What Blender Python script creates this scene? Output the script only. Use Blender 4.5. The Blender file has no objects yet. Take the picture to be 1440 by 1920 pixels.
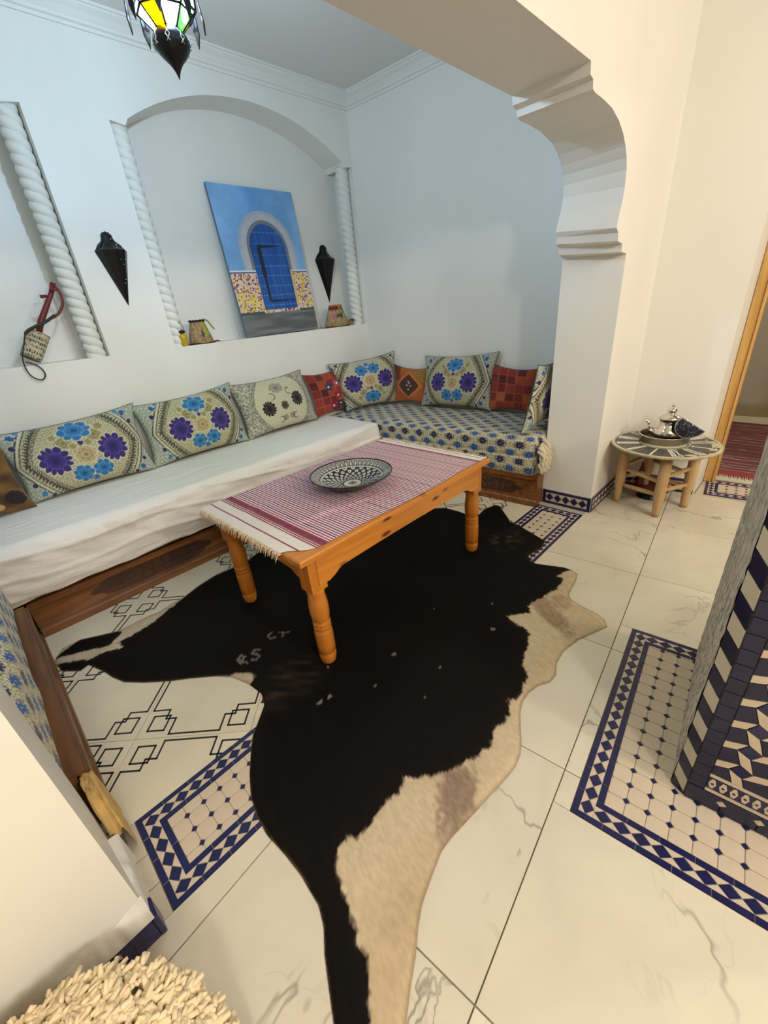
import bpy, math, random
import numpy as np
from mathutils import Vector, Matrix, geometry
random.seed(4); rng = np.random.default_rng(7)
SC = bpy.context.scene; C = SC.collection
PI = math.pi
# ---------------------------------------------------------------- camera
cam = bpy.data.cameras.new('camera'); co = bpy.data.objects.new('camera', cam); C.objects.link(co)
cam.sensor_fit = 'HORIZONTAL'; cam.sensor_width = 36.0; cam.lens = 36.0 * 771.78 / 1440.0
cam.clip_start = .02; cam.clip_end = 60
r0 = (0.6901599, -0.71816765, -0.08896366); r1 = (-0.37411916, -0.24886244, -0.89336574); r2 = (0.61944666, 0.64984822, -0.44043515)
co.matrix_world = Matrix(((r0[0], -r1[0], -r2[0], 0), (r0[1], -r1[1], -r2[1], 0), (r0[2], -r1[2], -r2[2], 1.32), (0, 0, 0, 1)))
SC.camera = co
# ---------------------------------------------------------------- world, lights, exposure
w = bpy.data.worlds.new('world'); SC.world = w; w.use_nodes = True
w.node_tree.nodes['Background'].inputs[0].default_value = (.9, .85, .75, 1); w.node_tree.nodes['Background'].inputs[1].default_value = .06
def area(name, loc, size, power, col, rot=(0, 0, 0)):
    l = bpy.data.lights.new(name, 'AREA'); l.shape = 'DISK'; l.size = size; l.energy = power; l.color = col
    o = bpy.data.objects.new(name, l); o.location = loc; o.rotation_euler = rot; C.objects.link(o); return o
LANT = 84
def pendant(name, loc, power, col, r=.14):
    l = bpy.data.lights.new(name, 'POINT'); l.energy = power; l.color = col; l.shadow_soft_size = r
    o = bpy.data.objects.new(name, l); o.location = loc; C.objects.link(o)
pendant('room_lamp', (-.35, -1.8, 2.36), 82, (1, .955, .87))
pendant('room_lamp_middle', (.9, -2.7, 2.36), 100, (1, .955, .87))
pendant('room_lamp_far', (2.2, -1.8, 2.36), 52, (1, .955, .87))
area('hall_light', (5.0, -.9, 2.6), .4, 17, (1, .88, .7))
v = SC.view_settings; v.view_transform = 'Standard'; v.look = 'None'; v.exposure = 0.1; v.gamma = 1.0; v.use_curve_mapping = False

# ---------------------------------------------------------------- helpers
def lin(c):
    c = np.asarray(c, float) / 255.0
    return np.where(c <= .04045, c / 12.92, ((c + .055) / 1.055) ** 2.4)
def N(m, t, **k):
    n = m.node_tree.nodes.new(t)
    for a, b in k.items():
        if hasattr(n, a): setattr(n, a, b)
        else: n.inputs[a].default_value = b
    return n
MATS = {}
def mat(name, rgb=None, rough=.6, metal=0., bump=0., bscale=60., var=0., vscale=6., attr=False, coat=0., emit=0., sheen=0., stretch=None, spec=.5, trans=0., vcol2=None):
    if name in MATS: return MATS[name]
    m = bpy.data.materials.new(name); m.use_nodes = True; MATS[name] = m
    nt = m.node_tree; b = nt.nodes['Principled BSDF']; L = nt.links
    b.inputs['Roughness'].default_value = rough; b.inputs['Metallic'].default_value = metal
    b.inputs['Coat Weight'].default_value = coat; b.inputs['Sheen Weight'].default_value = sheen
    b.inputs['Specular IOR Level'].default_value = spec; b.inputs['Transmission Weight'].default_value = trans
    tc = N(m, 'ShaderNodeTexCoord'); mp = N(m, 'ShaderNodeMapping'); L.new(tc.outputs['Object'], mp.inputs[0])
    if stretch: mp.inputs['Scale'].default_value = stretch
    if attr:
        a = N(m, 'ShaderNodeAttribute', attribute_name='Col'); src = a.outputs['Color']
    else:
        a = N(m, 'ShaderNodeRGB'); a.outputs[0].default_value = (*lin(rgb), 1); src = a.outputs[0]
    if var:
        no = N(m, 'ShaderNodeTexNoise', Scale=vscale, Detail=5.0); L.new(mp.outputs[0], no.inputs['Vector'])
        mr = N(m, 'ShaderNodeMapRange'); L.new(no.outputs[0], mr.inputs[0]); mr.inputs[1].default_value = .3; mr.inputs[2].default_value = .7
        mr.inputs[3].default_value = 1 - var; mr.inputs[4].default_value = 1 + var * .5
        mx = N(m, 'ShaderNodeVectorMath', operation='SCALE'); L.new(src, mx.inputs[0]); L.new(mr.outputs[0], mx.inputs['Scale']); src = mx.outputs[0]
    L.new(src, b.inputs['Base Color'])
    if emit: L.new(src, b.inputs['Emission Color']); b.inputs['Emission Strength'].default_value = emit
    if bump:
        nb = N(m, 'ShaderNodeTexNoise', Scale=bscale, Detail=6.0); L.new(mp.outputs[0], nb.inputs['Vector'])
        bp = N(m, 'ShaderNodeBump', Strength=1.0, Distance=bump); L.new(nb.outputs[0], bp.inputs['Height']); L.new(bp.outputs[0], b.inputs['Normal'])
    return m
PLA = mat('white_plaster_paint', (238, 235, 226), rough=.42, bump=.0012, bscale=9, var=.03, vscale=2.5, spec=.4, stretch=(1, 1, .45))
PLR = mat('rough_white_plaster', (236, 232, 222), rough=.8, bump=.004, bscale=28, var=.05)
NAVY = mat('navy_glazed_tile', (27, 29, 80), rough=.25, bump=.0006, bscale=40, var=.25, vscale=9)
BEIGE = mat('beige_glazed_tile', (214, 196, 172), rough=.3, bump=.0006, bscale=30, var=.08, vscale=7)
GROUT = mat('grout', (165, 152, 132), rough=.9, var=.15, vscale=20)
SLATE = mat('dark_slate_blue_tile', (26, 28, 62), rough=.42, bump=.0006, bscale=40, var=.3, vscale=8)
BLACK = mat('black_lacquered_tin', (9, 8, 10), rough=.36, spec=.35)
def wood(name, c1, c2, rough=.4, scale=1.0, axis=0, knots=False, coat=.15):
    m = bpy.data.materials.new(name); m.use_nodes = True; nt = m.node_tree; L = nt.links; b = nt.nodes['Principled BSDF']
    b.inputs['Roughness'].default_value = rough; b.inputs['Coat Weight'].default_value = coat; b.inputs['Coat Roughness'].default_value = .2
    tc = N(m, 'ShaderNodeTexCoord'); mp = N(m, 'ShaderNodeMapping'); L.new(tc.outputs['Object'], mp.inputs[0])
    s = [30 * scale] * 3; s[axis] = 2.2 * scale; mp.inputs['Scale'].default_value = s
    n = N(m, 'ShaderNodeTexNoise', Scale=1.0, Detail=5.0, Distortion=.6); L.new(mp.outputs[0], n.inputs['Vector'])
    r = N(m, 'ShaderNodeValToRGB'); L.new(n.outputs[0], r.inputs[0])
    r.color_ramp.elements[0].position = .3; r.color_ramp.elements[0].color = (*lin(c1), 1); r.color_ramp.elements[1].position = .7; r.color_ramp.elements[1].color = (*lin(c2), 1)
    src = r.outputs[0]
    if knots:
        vo = N(m, 'ShaderNodeTexVoronoi', Scale=1.0); m2 = N(m, 'ShaderNodeMapping'); s2 = [15.] * 3; s2[axis] = 5.0; m2.inputs['Scale'].default_value = s2
        L.new(tc.outputs['Object'], m2.inputs[0]); L.new(m2.outputs[0], vo.inputs['Vector'])
        r2_ = N(m, 'ShaderNodeValToRGB'); L.new(vo.outputs['Distance'], r2_.inputs[0])
        r2_.color_ramp.elements[0].position = .09; r2_.color_ramp.elements[0].color = (.16, .06, .02, 1); r2_.color_ramp.elements[1].position = .19; r2_.color_ramp.elements[1].color = (1, 1, 1, 1)
        mm = N(m, 'ShaderNodeMix', data_type='RGBA', blend_type='MULTIPLY'); mm.inputs[0].default_value = 1; L.new(src, mm.inputs[6]); L.new(r2_.outputs[0], mm.inputs[7]); src = mm.outputs[2]
    L.new(src, b.inputs['Base Color'])
    bp = N(m, 'ShaderNodeBump', Strength=.4, Distance=.001); L.new(n.outputs[0], bp.inputs['Height']); L.new(bp.outputs[0], b.inputs['Normal'])
    return m
PINE = wood('honey_pine', (188, 114, 38), (216, 142, 56), rough=.3, axis=0, knots=True)
PINEV = wood('honey_pine_vertical', (182, 106, 34), (210, 134, 50), rough=.3, axis=2)
WALN = wood('dark_carved_walnut', (92, 52, 22), (140, 88, 42), rough=.38, axis=0)
WALNY = wood('dark_walnut_along', (84, 50, 26), (132, 86, 46), rough=.42, axis=1)
WALD = wood('darkest_walnut_carving', (50, 28, 16), (84, 48, 26), rough=.5, axis=0)
LOG = wood('pale_peeled_pine', (186, 148, 100), (212, 178, 130), rough=.55, axis=2, coat=0)
DOORW = wood('yellow_pine_frame', (188, 142, 74), (216, 172, 100), rough=.5, axis=2, coat=0)
def marble():
    m = bpy.data.materials.new('veined_cream_marble'); m.use_nodes = True; nt = m.node_tree; L = nt.links; b = nt.nodes['Principled BSDF']
    b.inputs['Roughness'].default_value = .16; b.inputs['Specular IOR Level'].default_value = .45
    tc = N(m, 'ShaderNodeTexCoord'); at = N(m, 'ShaderNodeObjectInfo')
    sc = N(m, 'ShaderNodeVectorMath', operation='ADD'); L.new(tc.outputs['Object'], sc.inputs[0])
    ml = N(m, 'ShaderNodeVectorMath', operation='SCALE'); cb = N(m, 'ShaderNodeCombineXYZ'); 
    for i in range(3): L.new(at.outputs['Random'], cb.inputs[i])
    L.new(cb.outputs[0], ml.inputs[0]); ml.inputs['Scale'].default_value = 37.0; L.new(ml.outputs[0], sc.inputs[1])
    def vein(scale, w0, w1, dist):
        n = N(m, 'ShaderNodeTexNoise', Scale=scale, Detail=5.0, Roughness=.55, Distortion=dist); L.new(sc.outputs[0], n.inputs['Vector'])
        s = N(m, 'ShaderNodeMath', operation='SUBTRACT'); L.new(n.outputs[0], s.inputs[0]); s.inputs[1].default_value = .5
        a = N(m, 'ShaderNodeMath', operation='ABSOLUTE'); L.new(s.outputs[0], a.inputs[0])
        r = N(m, 'ShaderNodeMapRange'); L.new(a.outputs[0], r.inputs[0]); r.inputs[1].default_value = w0; r.inputs[2].default_value = w1; r.inputs[3].default_value = 1; r.inputs[4].default_value = 0; return r.outputs[0]
    v1 = vein(1.5, .0005, .009, .6); v2 = vein(.8, .0, .09, .4); v3 = vein(2.4, .0, .008, .6)
    gate = N(m, 'ShaderNodeTexNoise', Scale=1.6, Detail=2.0); L.new(sc.outputs[0], gate.inputs['Vector'])
    gr = N(m, 'ShaderNodeMapRange'); L.new(gate.outputs[0], gr.inputs[0]); gr.inputs[1].default_value = .46; gr.inputs[2].default_value = .64
    a1 = N(m, 'ShaderNodeMath', operation='MULTIPLY'); L.new(v1, a1.inputs[0]); L.new(gr.outputs[0], a1.inputs[1])
    a2 = N(m, 'ShaderNodeMath', operation='MULTIPLY'); L.new(v2, a2.inputs[0]); a2.inputs[1].default_value = .16
    a3 = N(m, 'ShaderNodeMath', operation='MULTIPLY'); L.new(v3, a3.inputs[0]); L.new(gr.outputs[0], a3.inputs[1])
    s3 = N(m, 'ShaderNodeMath', operation='MULTIPLY'); L.new(a3.outputs[0], s3.inputs[0]); s3.inputs[1].default_value = .22
    s1 = N(m, 'ShaderNodeMath', operation='ADD'); L.new(a1.outputs[0], s1.inputs[0]); L.new(a2.outputs[0], s1.inputs[1])
    s2 = N(m, 'ShaderNodeMath', operation='ADD', use_clamp=True); L.new(s1.outputs[0], s2.inputs[0]); L.new(s3.outputs[0], s2.inputs[1])
    mx = N(m, 'ShaderNodeMix', data_type='RGBA'); L.new(s2.outputs[0], mx.inputs[0]); mx.inputs[6].default_value = (*lin((226, 216, 194)), 1); mx.inputs[7].default_value = (*lin((156, 148, 130)), 1)
    L.new(mx.outputs[2], b.inputs['Base Color']); return m
MARB = marble()

class MB:
    def __init__(s): s.v = []; s.f = []; s.c = None; s.sm = []
    def add(s, vs, fs, smooth=False):
        o = len(s.v); s.v.extend([tuple(map(float, p)) for p in vs]); s.f.extend([tuple(i + o for i in f) for f in fs]); s.sm.extend([smooth] * len(fs)); return s
    def box(s, a, b, M=None):
        x0, y0, z0 = a; x1, y1, z1 = b
        vs = [(x0, y0, z0), (x1, y0, z0), (x1, y1, z0), (x0, y1, z0), (x0, y0, z1), (x1, y0, z1), (x1, y1, z1), (x0, y1, z1)]
        if M is not None: vs = [M @ Vector(p) for p in vs]
        return s.add(vs, [(0, 3, 2, 1), (4, 5, 6, 7), (0, 1, 5, 4), (1, 2, 6, 5), (2, 3, 7, 6), (3, 0, 4, 7)])
    def prism(s, poly, z0, z1, M=None, ch=0.0):
        n = len(poly); cx = sum(p[0] for p in poly) / n; cy = sum(p[1] for p in poly) / n
        vs = [(x, y, z0) for x, y in poly] + [(x, y, z1 - ch) for x, y in poly]; fs = [tuple(range(n))[::-1]]
        fs += [(i, (i + 1) % n, n + (i + 1) % n, n + i) for i in range(n)]
        if ch:
            for x, y in poly:
                d = math.hypot(x - cx, y - cy) or 1; k = 1 - ch / d; vs.append((cx + (x - cx) * k, cy + (y - cy) * k, z1))
            fs += [(n + i, n + (i + 1) % n, 2 * n + (i + 1) % n, 2 * n + i) for i in range(n)]; fs.append(tuple(range(2 * n, 3 * n)))
        else: fs.append(tuple(range(n, 2 * n)))
        if M is not None: vs = [M @ Vector(p) for p in vs]
        return s.add(vs, fs)
    def lathe(s, prof, M=None, n=24, sm=True, a0=0, a1=2 * PI, cap=True):
        full = abs(a1 - a0 - 2 * PI) < 1e-6; k = n if full else n + 1
        vs = []
        for r, z in prof:
            for i in range(k):
                a = a0 + (a1 - a0) * i / n; vs.append((r * math.cos(a), r * math.sin(a), z))
        fs = []
        for j in range(len(prof) - 1):
            for i in range(n):
                i2 = (i + 1) % k; fs.append((j * k + i, j * k + i2, (j + 1) * k + i2, (j + 1) * k + i))
        if full and cap:
            if prof[0][0] > 1e-5: fs.append(tuple(range(k))[::-1])
            if prof[-1][0] > 1e-5: fs.append(tuple((len(prof) - 1) * k + i for i in range(k)))
        if M is not None: vs = [M @ Vector(p) for p in vs]
        return s.add(vs, fs, sm)
    def tube(s, pts, r, n=8, sm=True):
        pts = [Vector(p) for p in pts]; rs = r if hasattr(r, '__len__') else [r] * len(pts)
        vs = []; up = Vector((0, 0, 1)); prev = None
        for i, p in enumerate(pts):
            t = (pts[min(i + 1, len(pts) - 1)] - pts[max(i - 1, 0)]).normalized()
            if prev is None: a = t.orthogonal().normalized()
            else:
                a = prev - t * prev.dot(t)
                a = a.normalized() if a.length > 1e-6 else t.orthogonal().normalized()
            prev = a; b = t.cross(a)
            for k in range(n): q = 2 * PI * k / n; vs.append(p + (a * math.cos(q) + b * math.sin(q)) * rs[i])
        fs = [(i * n + k, i * n + (k + 1) % n, (i + 1) * n + (k + 1) % n, (i + 1) * n + k) for i in range(len(pts) - 1) for k in range(n)]
        fs += [tuple(range(n))[::-1], tuple((len(pts) - 1) * n + k for k in range(n))]
        return s.add(vs, fs, sm)
    def build(s, name, m, parent=None, off=(0, 0, 0)):
        me = bpy.data.meshes.new(name); o = Vector(off)
        me.from_pydata([(p[0] - o.x, p[1] - o.y, p[2] - o.z) for p in s.v], [], s.f)
        me.polygons.foreach_set('use_smooth', s.sm); me.materials.append(m); me.update()
        ob = bpy.data.objects.new(name, me); C.objects.link(ob)
        if parent is not None: ob.parent = parent
        return ob
def grid_obj(name, P, cols, m, parent=None, off=(0, 0, 0), wrap=False, smooth=True, mask=None):
    """P: (nu,nv,3) array; cols (nu,nv,3) in sRGB 0..255 or None"""
    nu, nv = P.shape[:2]; me = bpy.data.meshes.new(name)
    idx = np.arange(nu * nv).reshape(nu, nv)
    if wrap: idx = np.vstack([idx, idx[:1]])
    q = np.stack([idx[:-1, :-1], idx[1:, :-1], idx[1:, 1:], idx[:-1, 1:]], -1).reshape(-1, 4)
    if mask is not None: q = q[mask.reshape(-1)]
    vs = (P.reshape(-1, 3) - np.array(off)).astype(np.float32)
    me.vertices.add(len(vs)); me.vertices.foreach_set('co', vs.ravel())
    me.loops.add(q.size); me.loops.foreach_set('vertex_index', q.ravel().astype(np.int32))
    me.polygons.add(len(q)); me.polygons.foreach_set('loop_start', np.arange(0, q.size, 4, dtype=np.int32)); me.polygons.foreach_set('loop_total', np.full(len(q), 4, np.int32))
    me.polygons.foreach_set('use_smooth', np.full(len(q), smooth)); me.update(calc_edges=True)
    if cols is not None:
        a = me.color_attributes.new('Col', 'FLOAT_COLOR', 'POINT'); c = np.ones((len(vs), 4)); c[:, :3] = lin(cols.reshape(-1, 3)); a.data.foreach_set('color', c.ravel())
    me.materials.append(m); ob = bpy.data.objects.new(name, me); C.objects.link(ob)
    if parent is not None: ob.parent = parent
    return ob
def thing(name, label, cat, loc=(0, 0, 0), group=None):
    o = bpy.data.objects.new(name, None); C.objects.link(o); o.location = loc; o.empty_display_size = .05
    tag(o, label, cat, group); return o
def tag(o, label, cat, group=None):
    o['label'] = label; o['category'] = cat
    if group: o['group'] = group
    return o
def struct(o): o['kind'] = 'structure'; return o
def frame(org, u, v):   # local x=u, y=v, z=u x v
    u = Vector(u).normalized(); v = Vector(v).normalized(); n = u.cross(v)
    return Matrix(((u.x, v.x, n.x, org[0]), (u.y, v.y, n.y, org[1]), (u.z, v.z, n.z, org[2]), (0, 0, 0, 1)))
def clip(poly, a, b, c):     # keep a*x+b*y<=c
    out = []
    for i in range(len(poly)):
        p, q = poly[i], poly[(i + 1) % len(poly)]; dp = a * p[0] + b * p[1] - c; dq = a * q[0] + b * q[1] - c
        if dp <= 0: out.append(p)
        if (dp < 0) != (dq < 0) and abs(dp - dq) > 1e-12:
            t = dp / (dp - dq); out.append((p[0] + (q[0] - p[0]) * t, p[1] + (q[1] - p[1]) * t))
    return out
def cliprect(poly, x0, x1, y0, y1):
    for a in ((-1, 0, -x0), (1, 0, x1), (0, -1, -y0), (0, 1, y1)):
        if len(poly) < 3: return []
        poly = clip(poly, *a)
    return poly if len(poly) > 2 and abs(parea(poly)) > 1e-5 else []
def parea(p): return .5 * sum(p[i][0] * p[(i + 1) % len(p)][1] - p[(i + 1) % len(p)][0] * p[i][1] for i in range(len(p)))
def plate(name, outer, holes, z0, z1, M, m, parent=None, outer2=None):
    """polygon with holes, extruded from z0 (front) to z1; outer2 = differing outline at z1"""
    loops = [outer] + holes; l2 = [outer2 or outer] + holes; mb = MB(); pts = [p for l in loops for p in l]; pt2 = [p for l in l2 for p in l]; n = len(pts)
    tri = geometry.tessellate_polygon([[Vector((x, y, 0)) for x, y in l] for l in loops])
    tri2 = geometry.tessellate_polygon([[Vector((x, y, 0)) for x, y in l] for l in l2])
    vs = [M @ Vector((x, y, z0)) for x, y in pts] + [M @ Vector((x, y, z1)) for x, y in pt2]
    fs = [tuple(t) for t in tri] + [tuple(i + n for i in t[::-1]) for t in tri2]; o = 0
    for l in loops:
        k = len(l); fs += [(o + i, o + (i + 1) % k, n + o + (i + 1) % k, n + o + i) for i in range(k)]; o += k
    mb.add(vs, fs); ob = mb.build(name, m, parent)
    import bmesh
    bm = bmesh.new(); bm.from_mesh(ob.data); bmesh.ops.recalc_face_normals(bm, faces=bm.faces); bm.to_mesh(ob.data); bm.free()
    return ob
def inpoly(x, y, poly):
    r = np.zeros(x.shape, bool); n = len(poly)
    for i in range(n):
        x1, y1 = poly[i]; x2, y2 = poly[(i + 1) % n]
        if y1 == y2: continue
        c = ((y1 > y) != (y2 > y)) & (x < (x2 - x1) * (y - y1) / (y2 - y1) + x1); r ^= c
    return r
def pdist(x, y, poly):
    d = np.full(x.shape, 9.); n = len(poly)
    for i in range(n):
        x1, y1 = poly[i]; x2, y2 = poly[(i + 1) % n]; dx, dy = x2 - x1, y2 - y1; L2 = dx * dx + dy * dy + 1e-12
        t = np.clip(((x - x1) * dx + (y - y1) * dy) / L2, 0, 1); d = np.minimum(d, np.hypot(x - x1 - t * dx, y - y1 - t * dy))
    return d
def vnoise(x, y, seed=0):
    r = np.random.default_rng(seed); T = r.random((64, 64)); xi = np.floor(x).astype(int); yi = np.floor(y).astype(int); fx = x - xi; fy = y - yi
    fx = fx * fx * (3 - 2 * fx); fy = fy * fy * (3 - 2 * fy); a = T[xi % 64, yi % 64]; b = T[(xi + 1) % 64, yi % 64]; c = T[xi % 64, (yi + 1) % 64]; d = T[(xi + 1) % 64, (yi + 1) % 64]
    return (a * (1 - fx) + b * fx) * (1 - fy) + (c * (1 - fx) + d * fx) * fy
def smooth_path(pts, n=6):
    pts = [Vector(p) for p in pts]; out = []
    for i in range(len(pts) - 1):
        p0 = pts[max(i - 1, 0)]; p1 = pts[i]; p2 = pts[i + 1]; p3 = pts[min(i + 2, len(pts) - 1)]
        for k in range(n):
            t = k / n; out.append(.5 * ((2 * p1) + (p2 - p0) * t + (2 * p0 - 5 * p1 + 4 * p2 - p3) * t * t + (3 * p1 - p0 - 3 * p2 + p3) * t ** 3))
    out.append(pts[-1]); return out
# ================================================================ SETTING
YF, YR, YB, YN = .797, 1.12, 3.10, 3.33      # arch wall front / rear, back wall, niche back
CE = 2.82
GA = Vector((.99497, .10019, 0)); GB = Vector((-.10019, .99497, 0))
MXZ = lambda y: frame((0, y, 0), (1, 0, 0), (0, 0, 1))       # local x=X, y=Z, z = -Y
# arch wall ------------------------------------------------------
fr = [(2.62, 0), (2.62, 1.462), (2.545, 1.468), (2.541, 1.502), (2.47, 1.511), (2.463, 1.543), (2.43, 1.562), (2.438, 1.607), (2.458, 1.66), (2.466, 1.72), (2.459, 1.78), (2.44, 1.82), (2.405, 1.855), (2.36, 1.888), (2.29, 1.92), (2.20, 1.942), (2.10, 1.95), (2.02, 1.952), (1.995, 1.957), (1.99, 1.982), (1.962, 1.988), (1.955, 2.022)]
bk = [(2.62, 0), (2.62, 1.485), (2.566, 1.497), (2.562, 1.53), (2.524, 1.545), (2.519, 1.578), (2.505, 1.60), (2.522, 1.64), (2.545, 1.69), (2.56, 1.75), (2.556, 1.80), (2.54, 1.84), (2.51, 1.875), (2.465, 1.91), (2.39, 1.945), (2.27, 1.968), (2.15, 1.974), (2.075, 1.974), (2.05, 1.98), (2.046, 2.002), (2.01, 2.01), (2.003, 2.038)]
mir = lambda L: [(2.484 - x, z) for x, z in L][::-1]
XL, XR = -3.0, 3.24
outer = [(XL, 0)] + mir(fr) + fr[::-1] + [(XR, 0), (XR, CE), (XL, CE)]
outer2 = [(XL, 0)] + mir(bk) + bk[::-1] + [(XR, 0), (XR, CE), (XL, CE)]
outer = [(XL, 0)] + [(2.484 - x, z) for x, z in fr] + [p for p in fr[::-1]] + [(XR, 0), (XR, CE), (XL, CE)]
outer2 = [(XL, 0)] + [(2.455 - x, z) for x, z in bk] + [p for p in bk[::-1]] + [(XR, 0), (XR, CE), (XL, CE)]
struct(plate('wall_front', outer, [], 0, -(YR - YF), frame((0, YF, 0), (1, 0, 0), (0, 0, 1)), PLA, outer2=outer2))
# back wall with two arched niches ------------------------------
def niche(x0, x1):
    z0, zs, zt = 1.213, 2.388, 2.632; s = .10
    a0, a1 = x0 + s, x1 - s; h = zt - zs - .02; w_ = (a1 - a0) / 2; R = (w_ * w_ + h * h) / (2 * h); cx = (a0 + a1) / 2; cz = zt - R; th = math.asin(w_ / R)
    arc = [(cx + R * math.sin(t), cz + R * math.cos(t)) for t in np.linspace(-th, th, 28)]
    return [(x0, z0), (x1, z0), (x1, zs), (a1 + .02, zs - .012)] + arc[::-1] + [(a0 - .02, zs - .012), (x0, zs)]
n1 = niche(-1.06, .768); n2 = niche(1.169, 2.975)
ow = [(-1.3, 0), (3.06, 0), (3.06, CE), (-1.3, CE)]
wb = struct(plate('wall_back', ow, [n1, n2], 0, -(YN - YB), frame((0, YB, 0), (1, 0, 0), (0, 0, 1)), PLA))
nb = MB().box((-1.3, YN, 0), (3.06, YN + .08, CE)).build('niche_back', PLA, wb)
# twisted rope columns standing in the niche corners
def rope(xc, yc, z0, z1, r=.058):
    nz, na = 520, 40; z = np.linspace(z0, z1, nz)[:, None]; a = np.linspace(0, 2 * PI, na, endpoint=False)[None, :]
    rr = r * (.78 + .22 * np.abs(np.sin(z * PI / .050 + a)) ** .65)
    P = np.stack([xc + rr * np.cos(a), yc + rr * np.sin(a), z + 0 * a], -1).transpose(1, 0, 2)
    return grid_obj('rope_column', P, None, PLR2, wb, wrap=True)
PLR2 = mat('chalky_plaster_column', (232, 230, 220), rough=.75, bump=.001, bscale=40)
for xc in (-1.006, .714, 1.223, 2.92): rope(xc, 3.172, 1.213, 2.386, .054)
# end wall (slightly skewed) and its continuation to the passage door
EW = lambda y: 2.982 + .1007 * (3.1 - y)
def wallpoly(name, pts, z0=0, z1=CE, m=PLA, parent=None):
    return MB().prism(pts, z0, z1).build(name, m, parent)
struct(wallpoly('wall_right', [(EW(.343), .343), (3.57, .338), (3.57, 3.2), (EW(3.12), 3.2), (EW(3.1), 3.1)]))
struct(wallpoly('wall_left', [(-.95, YR), (-.86, YR), (-.86, 3.1), (-.95, 3.1)]))
DIMW = mat('dark_low_bounce_wall', (150, 124, 92), rough=.8)  # unseen room walls, colour darkened to cut the light they bounce
struct(wallpoly('wall_room_left', [(-3.1, -3.6), (-3.0, -3.6), (-3.0, YR), (-3.1, YR)], m=DIMW))
struct(wallpoly('wall_room_back', [(-3.1, -3.7), (5.9, -3.7), (5.9, -3.6), (-3.1, -3.6)], m=DIMW))
struct(wallpoly('wall_door', [(3.40, -3.6), (3.60, -3.6), (3.60, -.52), (3.40, -.52)], m=DIMW))
struct(wallpoly('wall_door_lintel', [(3.30, -.52), (3.57, -.52), (3.57, .338), (EW(.338), .338)], 2.35, CE))
# passage beyond the door
HALL = mat('passage_grey_paint', (196, 190, 176), rough=.5, var=.04)
struct(wallpoly('wall_passage_left', [(3.57, .46), (5.66, .47), (5.66, .56), (3.57, .55)], m=HALL))
struct(wallpoly('wall_passage_end', [(5.6, .47), (5.75, -1.6), (5.9, -1.6), (5.75, .56)], m=HALL))
struct(wallpoly('wall_passage_right', [(3.6, -1.5), (5.9, -1.5), (5.9, -1.6), (3.6, -1.6)], m=HALL))
STONE = mat('greenish_beige_stone_skirting', (170, 158, 126), rough=.35, var=.15)
struct(wallpoly('baseboard_passage', [(5.585, .46), (5.72, -1.5), (5.705, -1.5), (5.57, .455)], 0, .11, STONE))
struct(wallpoly('baseboard_passage_left', [(3.64, .448), (5.58, .458), (5.58, .472), (3.64, .462)], 0, .11, STONE))
# door casing
d1 = thing('door_1', 'yellow pine door casing at the passage opening', 'door', (3.57, .33, 0)); del d1['category']; d1['kind'] = 'structure'
for nm, a, b in (('jamb', (3.545, .288, 0), (3.60, .334, 2.35)), ('jamb', (3.515, -.52, 0), (3.60, -.475, 2.35)), ('head', (3.515, -.475, 2.30), (3.60, .285, 2.35))):
    MB().box(a, b).build(nm, DOORW, d1, (3.57, .33, 0))
MB().box((3.535, .27, 0), (3.575, .285, 2.3)).build('door_stop', DOORW, d1, (3.57, .33, 0))
# ceilings
CEIL = mat('ceiling_matt_white', (228, 226, 220), rough=.8, bump=.001, bscale=12)
struct(MB().box((-3.1, -3.7, CE), (5.9, 3.4, CE + .08)).build('ceiling', CEIL))
# cornice around the alcove
prof = [(0, -.085), (.010, -.085), (.014, -.072), (.026, -.068), (.03, -.058), (.05, -.035), (.074, -.018), (.078, -.012), (.088, -.012), (.088, 0)]
def moulding(name, path, parent=None):
    n = len(path); mb = MB(); k = len(prof); vs = []
    for i in range(n):
        p = Vector(path[i]); a = (p - Vector(path[i - 1])).normalized(); b = (Vector(path[(i + 1) % n]) - p).normalized()
        na = Vector((-a.y, a.x)); nb_ = Vector((-b.y, b.x)); mt = (na + nb_).normalized(); mt = mt / max(.3, mt.dot(na))
        for d, h in prof: vs.append((p.x + mt.x * d, p.y + mt.y * d, CE + h))
    fs = [(i * k + j, ((i + 1) % n) * k + j, ((i + 1) % n) * k + j + 1, i * k + j + 1) for i in range(n) for j in range(k - 1)]
    return mb.add(vs, fs).build(name, mat('cornice_plaster', (232, 230, 222), rough=.6), parent)
struct(moulding('trim_1', [(-.86, YR), (EW(YR), YR), (EW(YB), YB), (-.86, YB)]))

# ---------------------------------------------------------------- floor
floor = struct(MB().box((-3.1, -3.7, -.06), (5.9, 3.4, -.006)).build('floor', GROUT))
o0 = Vector((.2786, .1668))
A2 = Vector((GA.x, GA.y)); B2 = Vector((GB.x, GB.y))
def toW(a, b): p = o0 + A2 * a + B2 * b; return (p.x, p.y)
g = .0016
TH = (-.10, 2.558, .812, 1.117)     # threshold mosaic
mo = Vector((.7727, .168))          # large mosaic outer corner
ML, MW = .876, 1.0
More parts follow.
